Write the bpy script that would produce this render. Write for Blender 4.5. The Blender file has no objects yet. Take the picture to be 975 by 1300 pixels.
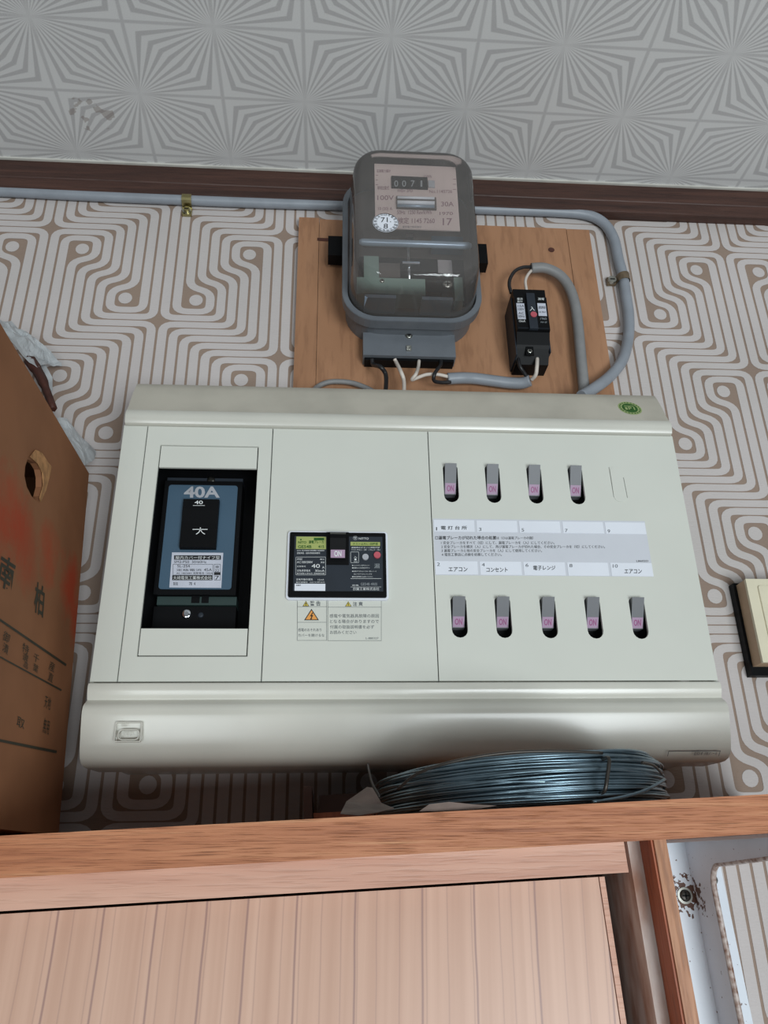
import bpy, bmesh, math, random
from mathutils import Vector, Matrix, noise
from mathutils.geometry import tessellate_polygon
random.seed(7)
SC = bpy.context.scene
COL = SC.collection
ZC = 1.62                       # camera height above the floor

# ---------------------------------------------------------------- camera
FPX = 1002.17
CF = Vector((0.0685, 0.9120, 0.4044)).normalized()
CR = Vector((0.9976, -0.0677, -0.0163)).normalized()
CU = CR.cross(CF).normalized()
CR = CF.cross(CU).normalized()
cam = bpy.data.cameras.new('camera')
cam.sensor_fit = 'VERTICAL'; cam.sensor_height = 36.0; cam.lens = 36.0*FPX/1300.0
cam.clip_start = 0.02
camo = bpy.data.objects.new('camera', cam); COL.objects.link(camo)
camo.matrix_world = Matrix(((CR.x, CU.x, -CF.x, 0), (CR.y, CU.y, -CF.y, 0), (CR.z, CU.z, -CF.z, ZC), (0, 0, 0, 1)))
SC.camera = camo

# ---------------------------------------------------------------- light and exposure
SC.view_settings.view_transform = 'Standard'
SC.view_settings.look = 'None'
SC.view_settings.exposure = 0.0
SC.view_settings.gamma = 1.0
w = bpy.data.worlds.new('world'); SC.world = w; w.use_nodes = True
w.node_tree.nodes['Background'].inputs[0].default_value = (0.80, 0.82, 0.86, 1)
w.node_tree.nodes['Background'].inputs[1].default_value = 0.12


def area(name, loc, aim, sx, sy, power, color):
    l = bpy.data.lights.new(name, 'AREA'); l.shape = 'RECTANGLE'; l.size = sx; l.size_y = sy
    l.energy = power; l.color = color
    o = bpy.data.objects.new(name, l); COL.objects.link(o); o.location = loc
    d = Vector(aim)-Vector(loc); o.rotation_euler = d.to_track_quat('-Z', 'Y').to_euler()
    return o


# daylight from two window sashes behind the viewer
area('window_light', (0.85, -1.85, 0.72), (0.1, 0.65, 1.80), 1.0, 1.1, 52, (0.90, 0.97, 1.0))
area('window_light', (-0.60, -1.90, 0.72), (0.1, 0.65, 1.80), 0.5, 1.0, 12, (0.90, 0.98, 1.0))


# ---------------------------------------------------------------- helpers
def ray(px, py):
    return CF + CR*((px-487.5)/FPX) + CU*((650.0-py)/FPX)


def at(px, py, d):
    """world point seen at this place of the photograph on the plane y = d"""
    r = ray(px, py); r = r*(d/r.y)
    return Vector((r.x, d, r.z+ZC))


def onplane(px, py, p0, n):
    r = ray(px, py); o = Vector((0, 0, ZC))
    return o + r*((p0-o).dot(n)/r.dot(n))


WD = 0.65        # wall plane
PF = 0.56        # front of the distribution board
TH = math.atan(0.0377)
SZ = 0.0209+ZC   # shelf top height at x = 0
CT, ST = math.cos(TH), math.sin(TH)


def S(x, y, z):  # shelf and cabinet sit a little out of level
    return Vector((x*CT-z*ST, y, SZ+x*ST+z*CT))


def sl(px, py, d):  # photograph -> shelf-local x, z
    p = at(px, py, d); x = p.x; z = p.z-SZ
    return x*CT+z*ST, -x*ST+z*CT


def tag(o, label=None, cat=None, group=None, kind=None):
    if label: o['label'] = label
    if cat: o['category'] = cat
    if group: o['group'] = group
    if kind: o['kind'] = kind
    return o


def thing(name, label, cat, loc, group=None):
    o = bpy.data.objects.new(name, None); COL.objects.link(o); o.location = loc
    o.empty_display_size = 0.02
    return tag(o, label, cat, group)


def link(name, me, mat, parent=None, smooth=False):
    o = bpy.data.objects.new(name, me); COL.objects.link(o)
    if mat is not None:
        for m in (mat if isinstance(mat, (list, tuple)) else [mat]): me.materials.append(m)
    if parent is not None:
        o.parent = parent
        if parent.type == 'EMPTY':
            o.matrix_parent_inverse = Matrix.Translation(-Vector(parent.location))
    if smooth:
        for p in me.polygons: p.use_smooth = True
    return o


def from_bm(name, bm, mat, parent=None, smooth=False, bevel=0, seg=2):
    if bevel:
        es = [e for e in bm.edges if len(e.link_faces) == 2 and e.calc_face_angle(0) > 0.6]
        bmesh.ops.bevel(bm, geom=es, offset=bevel, segments=seg, profile=0.7, affect='EDGES', clamp_overlap=True)
    bmesh.ops.recalc_face_normals(bm, faces=bm.faces)
    me = bpy.data.meshes.new(name); bm.to_mesh(me); bm.free()
    return link(name, me, mat, parent, smooth)


def add_hexa(bm, c):
    v = [bm.verts.new(p) for p in c]
    for f in ((0, 1, 2, 3), (4, 7, 6, 5), (0, 4, 5, 1), (1, 5, 6, 2), (2, 6, 7, 3), (3, 7, 4, 0)):
        bm.faces.new([v[i] for i in f])


def add_box(bm, x0, x1, y0, y1, z0, z1, T=None):
    c = [Vector(p) for p in ((x0, y0, z0), (x1, y0, z0), (x1, y0, z1), (x0, y0, z1), (x0, y1, z0), (x1, y1, z0), (x1, y1, z1), (x0, y1, z1))]
    if T: c = [T(*p) for p in c]
    add_hexa(bm, c)


def box(name, x0, x1, y0, y1, z0, z1, mat, parent=None, bevel=0, T=None, seg=2, smooth=False):
    bm = bmesh.new(); add_box(bm, x0, x1, y0, y1, z0, z1, T)
    return from_bm(name, bm, mat, parent, smooth, bevel, seg)


def pbox(name, px0, py0, px1, py1, d, th, mat, parent=None, bevel=0, seg=2):
    """box whose front face fills this rectangle of the photograph at depth d"""
    cy, cx = (py0+py1)/2, (px0+px1)/2
    return box(name, at(px0, cy, d).x, at(px1, cy, d).x, d, d+th, at(cx, py1, d).z, at(cx, py0, d).z, mat, parent, bevel, seg=seg)


def slab(name, pts, y0, y1, mat, parent=None, bevel=0, holes=(), smooth=False, fn=None):
    """polygon in x,z (with holes) extruded from y0 to y1"""
    loops = [list(pts)]+[list(h) for h in holes]
    flat = [p for l in loops for p in l]
    tris = tessellate_polygon([[Vector((p[0], p[1], 0)) for p in l] for l in loops])
    bm = bmesh.new()
    f = fn or (lambda x, y, z: Vector((x, y, z)))
    a = [bm.verts.new(f(p[0], y0, p[1])) for p in flat]
    b = [bm.verts.new(f(p[0], y1, p[1])) for p in flat]
    for t in tris:
        try:
            bm.faces.new([a[i] for i in t]); bm.faces.new([b[i] for i in reversed(t)])
        except ValueError: pass
    k = 0
    for l in loops:
        n = len(l)
        for i in range(n):
            j = (i+1) % n
            bm.faces.new((a[k+i], a[k+j], b[k+j], b[k+i]))
        k += n
    bmesh.ops.recalc_face_normals(bm, faces=bm.faces)
    if bevel:
        es = [e for e in bm.edges if len(e.link_faces) == 2 and e.calc_face_angle(0) > 0.6 and abs(e.verts[0].co.y-e.verts[1].co.y) < 1e-6 and abs(e.verts[0].co.y-y0) < 1e-5]
        bmesh.ops.bevel(bm, geom=es, offset=bevel, segments=2, affect='EDGES', clamp_overlap=True)
    return from_bm(name, bm, mat, parent, smooth)


def rrect(x0, z0, x1, z1, r, n=5):
    out = []
    for cx, cz, a0 in ((x1-r, z1-r, 0), (x0+r, z1-r, 90), (x0+r, z0+r, 180), (x1-r, z0+r, 270)):
        for i in range(n+1):
            a = math.radians(a0+90*i/n); out.append((cx+r*math.cos(a), cz+r*math.sin(a)))
    return out


def ell(cx, cz, rx, rz, n=24):
    return [(cx+rx*math.cos(2*math.pi*i/n), cz+rz*math.sin(2*math.pi*i/n)) for i in range(n)]


def extrude_x(name, prof, x0, x1, mat, parent=None, x0f=None, x1f=None, smooth=False):
    """profile in (y, z) swept along x; x0f/x1f give the ends at each profile point"""
    bm = bmesh.new(); n = len(prof)
    a = [bm.verts.new((x0f(p) if x0f else x0, p[0], p[1])) for p in prof]
    b = [bm.verts.new((x1f(p) if x1f else x1, p[0], p[1])) for p in prof]
    for t in tessellate_polygon([[Vector((p[0], p[1], 0)) for p in prof]]):
        bm.faces.new([a[i] for i in t]); bm.faces.new([b[i] for i in t])
    side = []
    for i in range(n):
        j = (i+1) % n
        side.append(bm.faces.new((a[i], a[j], b[j], b[i])))
    bmesh.ops.recalc_face_normals(bm, faces=bm.faces)
    if smooth:
        for f in side: f.smooth = True
    o = from_bm(name, bm, mat, parent)
    if smooth:
        o.data.set_sharp_from_angle(angle=math.radians(35))
    return o


def spline(pts, sub=8):
    P = [Vector(p) for p in pts]; P = [P[0]*2-P[1]]+P+[P[-1]*2-P[-2]]; out = []
    for i in range(1, len(P)-2):
        for k in range(sub):
            t = k/sub; a, b, c, d = P[i-1], P[i], P[i+1], P[i+2]
            out.append(0.5*((2*b)+(c-a)*t+(2*a-5*b+4*c-d)*t*t+(-a+3*b-3*c+d)*t**3))
    out.append(P[-2]); return out


def add_tube(bm, pts, r, n=10, closed=False, caps=True):
    m = len(pts); rings = []
    up = Vector((0, -1, 0.01)).normalized()
    for i, p in enumerate(pts):
        if closed: t = pts[(i+1) % m]-pts[i-1]
        else: t = pts[min(i+1, m-1)]-pts[max(i-1, 0)]
        t.normalize()
        u = up-t*up.dot(t)
        if u.length < 1e-4: u = Vector((0, 0, 1)).cross(t)
        u.normalize(); v = t.cross(u); up = u
        rr = r[i] if isinstance(r, list) else r
        rings.append([bm.verts.new(p+u*(rr*math.cos(2*math.pi*k/n))+v*(rr*math.sin(2*math.pi*k/n))) for k in range(n)])
    for i in range(m if closed else m-1):
        a, b = rings[i], rings[(i+1) % m]
        for k in range(n):
            f = bm.faces.new((a[k], a[(k+1) % n], b[(k+1) % n], b[k])); f.smooth = True
    if caps and not closed:
        bm.faces.new(list(reversed(rings[0]))); bm.faces.new(rings[-1])


def tube(name, pts, r, mat, parent=None, n=10, sub=8):
    bm = bmesh.new(); add_tube(bm, spline(pts, sub) if sub > 1 else [Vector(p) for p in pts], r, n)
    return from_bm(name, bm, mat, parent)


def ptube(name, pl, r, mat, parent=None, n=10, sub=8):
    """pl: (px, py, depth) list"""
    return tube(name, [at(*p) for p in pl], r, mat, parent, n, sub)


def disc_y(name, cx, y0, y1, cz, r, mat, parent=None, n=24, bevel=0):
    return slab(name, ell(cx, cz, r, r, n), y0, y1, mat, parent, bevel)


def screw(name, px, py, d, r, parent, mat=None, slot=True, proud=0.0015):
    c = at(px, py, d); bm = bmesh.new(); n = 20
    prev = None
    for rr, yy in ((r, 0), (r, -proud*.5), (r*.75, -proud*.9), (r*.4, -proud)):
        ring = [bm.verts.new((c.x+rr*math.cos(2*math.pi*i/n), c.y+yy, c.z+rr*math.sin(2*math.pi*i/n))) for i in range(n)]
        if prev:
            for i in range(n): bm.faces.new((prev[i], prev[(i+1) % n], ring[(i+1) % n], ring[i])).smooth = True
        prev = ring
    bm.faces.new(prev)
    o = from_bm(name, bm, mat or M['zinc'], parent)
    if slot and parent is not None and parent.type == 'EMPTY':
        b2 = bmesh.new(); a = r*.62; t = r*.13
        add_box(b2, c.x-a, c.x+a, c.y-proud*1.25, c.y-proud*.8, c.z-t, c.z+t)
        add_box(b2, c.x-t, c.x+t, c.y-proud*1.25, c.y-proud*.8, c.z-a, c.z+a)
        from_bm('screw_slot', b2, M['black'], o)
    return o


_txt = {}


def glyphs(s, bold=0.0):
    key = (s, bold)
    if key in _txt: return _txt[key]
    cu = bpy.data.curves.new('t', 'FONT'); cu.body = s; cu.resolution_u = 3; cu.offset = bold
    o = bpy.data.objects.new('t', cu); COL.objects.link(o)
    bpy.context.view_layer.update()
    me = o.to_mesh()
    vs = [tuple(v.co) for v in me.vertices]; fs = [tuple(p.vertices) for p in me.polygons]
    o.to_mesh_clear(); bpy.data.objects.remove(o); bpy.data.curves.remove(cu)
    xs = [v[0] for v in vs]; ys = [v[1] for v in vs]
    bb = (min(xs), min(ys), max(xs), max(ys))
    vs = [((v[0]-bb[0])/(bb[2]-bb[0]), (v[1]-bb[1])/max(bb[3]-bb[1], 1e-6)) for v in vs]
    _txt[key] = (vs, fs); return _txt[key]


def textmesh(lines, f, name, mat, parent, bold=0.0):
    """lines: (string, u0, v0, u1, v1); f maps (u, v) to a world point. One printed lettering mesh."""
    V = []; F = []
    for s, u0, v0, u1, v1 in lines:
        vs, fs = glyphs(s, bold); k = len(V)
        V += [f(u0+(u1-u0)*a, v0+(v1-v0)*b) for a, b in vs]; F += [tuple(i+k for i in q) for q in fs]
    me = bpy.data.meshes.new(name); me.from_pydata(V, [], F); me.update()
    return link(name, me, mat, parent)


def print_px(lines, d, mat, parent, bold=0.0, name='lettering', rects=()):
    """lettering at photograph rectangles (s, px0, py0, px1, py1) on the plane y = d; rects are thin printed bars"""
    V = []; F = []
    for s, a, b, c, e in lines:
        vs, fs = glyphs(s, bold); k = len(V)
        p = [at(a, e, d), at(c, e, d), at(a, b, d), at(c, b, d)]
        for u, v in vs:
            q = (p[0]*(1-u)+p[1]*u)*(1-v)+(p[2]*(1-u)+p[3]*u)*v
            V.append((q.x, d, q.z))
        F += [tuple(i+k for i in q) for q in fs]
    for a, b, c, e in rects:
        k = len(V); V += [tuple(at(a, e, d)), tuple(at(c, e, d)), tuple(at(c, b, d)), tuple(at(a, b, d))]; F.append((k, k+1, k+2, k+3))
    me = bpy.data.meshes.new(name); me.from_pydata(V, [], F); me.update()
    return link(name, me, mat, parent)


def frame_rects(a, b, c, e, t=0.45):
    return [(a, b, c, b+t), (a, e-t, c, e), (a, b, a+t, e), (c-t, b, c, e)]


# ---------------------------------------------------------------- materials
def lin(c):
    return tuple(((x/255)/12.92 if x/255 <= 0.04045 else ((x/255+0.055)/1.055)**2.4) for x in c)+(1,)


def mat(name, col, rough=0.5, metal=0.0, var=0.06, scale=40, bump=0.0, bscale=300, spec=0.5, stretch=None, col2=None, coat=0, trans=0, ior=1.45):
    """plain procedural material: base colour broken up by noise, with optional fine relief"""
    m = bpy.data.materials.new(name); m.use_nodes = True; nt = m.node_tree; N = nt.nodes; L = nt.links
    b = N['Principled BSDF']; b.inputs['Roughness'].default_value = rough; b.inputs['Metallic'].default_value = metal
    b.inputs['Specular IOR Level'].default_value = spec; b.inputs['Coat Weight'].default_value = coat
    b.inputs['Transmission Weight'].default_value = trans; b.inputs['IOR'].default_value = ior
    c = lin(col); c2 = lin(col2) if col2 else tuple(x*(1-var*3) for x in c[:3])+(1,)
    tc = N.new('ShaderNodeTexCoord'); mp = N.new('ShaderNodeMapping'); L.new(tc.outputs['Object'], mp.inputs[0])
    if stretch: mp.inputs['Scale'].default_value = stretch
    n = N.new('ShaderNodeTexNoise'); n.inputs['Scale'].default_value = scale; n.inputs['Detail'].default_value = 5
    L.new(mp.outputs[0], n.inputs['Vector'])
    r = N.new('ShaderNodeValToRGB'); r.color_ramp.elements[0].position = 0.3; r.color_ramp.elements[1].position = 0.62
    r.color_ramp.elements[0].color = c2; r.color_ramp.elements[1].color = c
    L.new(n.outputs['Fac'], r.inputs[0]); L.new(r.outputs[0], b.inputs['Base Color'])
    if bump:
        n2 = N.new('ShaderNodeTexNoise'); n2.inputs['Scale'].default_value = bscale; L.new(mp.outputs[0], n2.inputs['Vector'])
        bp = N.new('ShaderNodeBump'); bp.inputs['Strength'].default_value = bump; bp.inputs['Distance'].default_value = 0.001
        L.new(n2.outputs['Fac'], bp.inputs['Height']); L.new(bp.outputs[0], b.inputs['Normal'])
    return m


def wood(name, cols, scale=(3, 60, 60), rough=0.55, fine=0.5, dist=0.8, bump=0.2, coat=0.0, lo=0.25, hi=0.75, fm=7, pore=0.5):
    """grain runs along the axis with the small scale"""
    m = bpy.data.materials.new(name); m.use_nodes = True; nt = m.node_tree; N = nt.nodes; L = nt.links
    b = N['Principled BSDF']; b.inputs['Roughness'].default_value = rough; b.inputs['Coat Weight'].default_value = coat
    tc = N.new('ShaderNodeTexCoord'); mp = N.new('ShaderNodeMapping'); mp.inputs['Scale'].default_value = scale
    mp.inputs['Rotation'].default_value = (0, -TH, 0) if name.startswith('shelf') else (0, 0, 0)
    L.new(tc.outputs['Object'], mp.inputs[0])
    n = N.new('ShaderNodeTexNoise'); n.inputs['Scale'].default_value = 1; n.inputs['Detail'].default_value = 4; n.inputs['Distortion'].default_value = dist
    L.new(mp.outputs[0], n.inputs['Vector'])
    r = N.new('ShaderNodeValToRGB'); e = r.color_ramp.elements
    e[0].position = lo; e[0].color = lin(cols[0]); e[1].position = hi; e[1].color = lin(cols[-1])
    for i, c in enumerate(cols[1:-1]):
        x = e.new(lo+(hi-lo)*(i+1)/(len(cols)-1)); x.color = lin(c)
    L.new(n.outputs['Fac'], r.inputs[0])
    mp2 = N.new('ShaderNodeMapping'); mp2.inputs['Scale'].default_value = tuple(s*fm for s in scale); L.new(tc.outputs['Object'], mp2.inputs[0])
    n2 = N.new('ShaderNodeTexNoise'); n2.inputs['Scale'].default_value = 1; n2.inputs['Detail'].default_value = 3; L.new(mp2.outputs[0], n2.inputs['Vector'])
    r2 = N.new('ShaderNodeValToRGB'); r2.color_ramp.elements[0].position = 0.33; r2.color_ramp.elements[0].color = (0.45, 0.4, 0.38, 1)
    r2.color_ramp.elements[1].position = pore; r2.color_ramp.elements[1].color = (1, 1, 1, 1); L.new(n2.outputs['Fac'], r2.inputs[0])
    mx = N.new('ShaderNodeMixRGB'); mx.blend_type = 'MULTIPLY'; mx.inputs[0].default_value = fine
    L.new(r.outputs[0], mx.inputs[1]); L.new(r2.outputs[0], mx.inputs[2]); L.new(mx.outputs[0], b.inputs['Base Color'])
    bp = N.new('ShaderNodeBump'); bp.inputs['Strength'].default_value = bump; bp.inputs['Distance'].default_value = 0.001
    L.new(r2.outputs[0], bp.inputs['Height']); L.new(bp.outputs[0], b.inputs['Normal'])
    return m


M = {}
M['ivory'] = mat('ivory_plastic', (210, 212, 203), 0.33, var=0.02, scale=9, spec=0.5)
M['ivory_aged'] = mat('ivory_plastic_aged', (207, 206, 196), 0.22, var=0.03, scale=14, spec=0.6)
M['ivory_darker'] = mat('darker_ivory_plastic', (190, 185, 172), 0.5, var=0.05, scale=26, spec=0.3)  # darker, warmer and duller ivory for the leaning top face
M['black'] = mat('black_plastic', (13, 14, 16), 0.45, var=0.05, spec=0.15)
M['charcoal'] = mat('charcoal_plastic', (44, 50, 58), 0.5, var=0.05, spec=0.3)
M['bluegrey'] = mat('blue_grey_plastic', (66, 92, 112), 0.5, var=0.03, scale=20)
M['white_label'] = mat('white_label', (226, 230, 238), 0.5, var=0.01)
M['grey_label'] = mat('grey_label', (204, 207, 214), 0.5, var=0.01)
M['sticker'] = mat('silver_sticker', (196, 200, 212), 0.45, var=0.03)
M['ink'] = mat('black_ink', (30, 31, 34), 0.6)
M['ink_soft'] = mat('grey_ink', (95, 100, 104), 0.6)
M['white_ink'] = mat('white_ink', (228, 232, 232), 0.6)
M['dim_ink'] = mat('pale_grey_ink', (150, 156, 160), 0.6)
M['lever'] = mat('grey_lever', (104, 106, 110), 0.45, var=0.02)
M['pink'] = mat('pink_label', (166, 138, 164), 0.5, var=0.03)
M['magenta'] = mat('magenta_ink', (150, 72, 124), 0.5)
M['lime'] = mat('yellow_green_label', (166, 176, 104), 0.5, var=0.03)
M['green_dark'] = mat('dark_green_ink', (38, 92, 26), 0.5, var=0.08, scale=300)
M['green_pale'] = mat('pale_green_sticker', (160, 178, 118), 0.5, var=0.08, scale=300)
M['orange'] = mat('orange_ink', (236, 164, 84), 0.5)
M['yellow'] = mat('yellow_ink', (206, 186, 84), 0.5)
M['red'] = mat('red_button', (196, 92, 104), 0.4)
M['grey_btn'] = mat('grey_button', (176, 178, 184), 0.4)
M['teal'] = mat('dark_teal_plastic', (44, 62, 60), 0.5)
M['zinc'] = mat('zinc_plated_steel', (190, 190, 182), 0.3, metal=1.0, var=0.08, scale=200)
M['brass'] = mat('yellow_zinc_steel', (176, 166, 120), 0.28, metal=1.0, var=0.08, scale=200)
M['tarnish'] = mat('tarnished_clip', (128, 112, 92), 0.45, metal=0.5, var=0.1, scale=200)
M['chrome'] = mat('polished_metal', (210, 216, 222), 0.18, metal=1.0, var=0.03)
M['bar'] = mat('bluish_bar', (150, 168, 186), 0.3, metal=0.3, var=0.03)
M['meter_grey'] = mat('meter_grey_paint', (106, 111, 117), 0.42, var=0.04, scale=60, bump=0.05)
M['meter_in'] = mat('meter_inner_dark', (92, 84, 80), 0.5, var=0.08)
M['meter_plate'] = mat('meter_name_plate', (208, 190, 186), 0.55, var=0.03)
M['meter_ink'] = mat('meter_faded_ink', (148, 118, 126), 0.6)
M['coilgreen'] = mat('grey_green_enamel', (120, 142, 134), 0.45, var=0.05)
M['cable'] = mat('grey_vinyl_cable', (144, 150, 158), 0.42, var=0.04, scale=60)
M['cable_warm'] = mat('grey_vinyl_cable_worn', (136, 136, 136), 0.5, var=0.05, scale=60)
M['wire_white'] = mat('white_vinyl_wire', (214, 204, 194), 0.45, var=0.03)
M['wire_black'] = mat('black_vinyl_wire', (34, 34, 36), 0.4, var=0.03)
M['galv'] = mat('galvanised_wire', (128, 150, 162), 0.3, metal=0.8, var=0.1, scale=60)
M['galv_dark'] = mat('dark_wire', (70, 66, 62), 0.4, metal=0.6)
M['beige_plate'] = mat('beige_switch_plate', (222, 215, 190), 0.38, var=0.02)
M['beige_dark'] = mat('aged_beige_plastic', (188, 160, 132), 0.45, var=0.05)
M['film'] = mat('cloudy_plastic_film', (190, 194, 196), 0.35, var=0.06, scale=50)
M['rag'] = mat('dusty_paper_scrap', (120, 104, 96), 0.7, var=0.12, scale=60)
M['redwood'] = mat('dark_red_brown_strip', (84, 46, 36), 0.6, var=0.15, scale=80)
M['white_paint'] = mat('chipped_white_paint', (214, 220, 228), 0.42, var=0.03, scale=30, bump=0.08)
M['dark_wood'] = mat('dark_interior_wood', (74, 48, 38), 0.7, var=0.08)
M['shelf_wood'] = wood('shelf_oak_edge', [(136, 80, 52), (172, 108, 72), (186, 122, 84), (200, 144, 104)], (8, 260, 430), 0.5, 0.9, 0.3, 0.4, fm=5, pore=0.46)
M['rail_wood'] = wood('pale_rail_wood', [(190, 140, 118), (206, 160, 138), (214, 172, 150)], (5, 60, 90), 0.5, 0.25)
M['post_wood'] = wood('post_wood', [(158, 106, 74), (184, 132, 98), (196, 148, 114)], (90, 90, 7), 0.5, 0.5)
M['orange_wood'] = wood('red_brown_wood', [(132, 66, 38), (160, 84, 50), (168, 92, 58)], (60, 60, 6), 0.5, 0.35)
M['worn'] = mat('worn_whitened_wood', (206, 190, 182), 0.6, var=0.1, scale=1, stretch=(90, 90, 30), col2=(160, 118, 98))
M['rail_dark'] = wood('dark_stained_rail', [(52, 33, 28), (70, 45, 37), (86, 57, 47)], (6, 120, 130), 0.5, 0.5)
M['ply'] = wood('plywood_board', [(150, 108, 78), (164, 120, 88), (172, 128, 96)], (28, 80, 5), 0.6, 0.3, 0.8, 0.08)
M['cream_bead'] = mat('cream_bead', (206, 204, 196), 0.5)


def paper_mat(name, c1, c2, weave=1):
    m = mat(name, c1, 0.72, var=0.0, scale=7, col2=c2, spec=0.2)
    N = m.node_tree.nodes; L = m.node_tree.links; b = N['Principled BSDF']
    tc = N.new('ShaderNodeTexCoord'); mp = N.new('ShaderNodeMapping'); mp.inputs['Scale'].default_value = (250, 250, 900); L.new(tc.outputs['Object'], mp.inputs[0])
    n = N.new('ShaderNodeTexNoise'); n.inputs['Scale'].default_value = 1; n.inputs['Detail'].default_value = 2; L.new(mp.outputs[0], n.inputs['Vector'])
    bp = N.new('ShaderNodeBump'); bp.inputs['Strength'].default_value = 0.5; bp.inputs['Distance'].default_value = 0.0006
    L.new(n.outputs['Fac'], bp.inputs['Height']); L.new(bp.outputs[0], b.inputs['Normal'])
    # brown damp spots of their own shape
    base = b.inputs['Base Color'].links[0].from_socket
    v = N.new('ShaderNodeTexNoise'); v.inputs['Scale'].default_value = 11; v.inputs['Detail'].default_value = 8; v.inputs['Roughness'].default_value = 0.75
    L.new(tc.outputs['Object'], v.inputs['Vector'])
    r = N.new('ShaderNodeValToRGB'); r.color_ramp.elements[0].position = 0.665; r.color_ramp.elements[0].color = (0, 0, 0, 1)
    r.color_ramp.elements[1].position = 0.76; r.color_ramp.elements[1].color = (0.6, 0.6, 0.6, 1); L.new(v.outputs['Fac'], r.inputs[0])
    mx = N.new('ShaderNodeMixRGB'); L.new(r.outputs[0], mx.inputs[0]); L.new(base, mx.inputs[1]); mx.inputs[2].default_value = lin((132, 108, 84))
    L.new(mx.outputs[0], b.inputs['Base Color'])
    return m


M['paper_tan'] = paper_mat('wallpaper_tan_ground', (152, 133, 119), (142, 124, 112))
M['paper_white'] = paper_mat('wallpaper_white_band', (198, 191, 189), (189, 183, 180))


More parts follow.
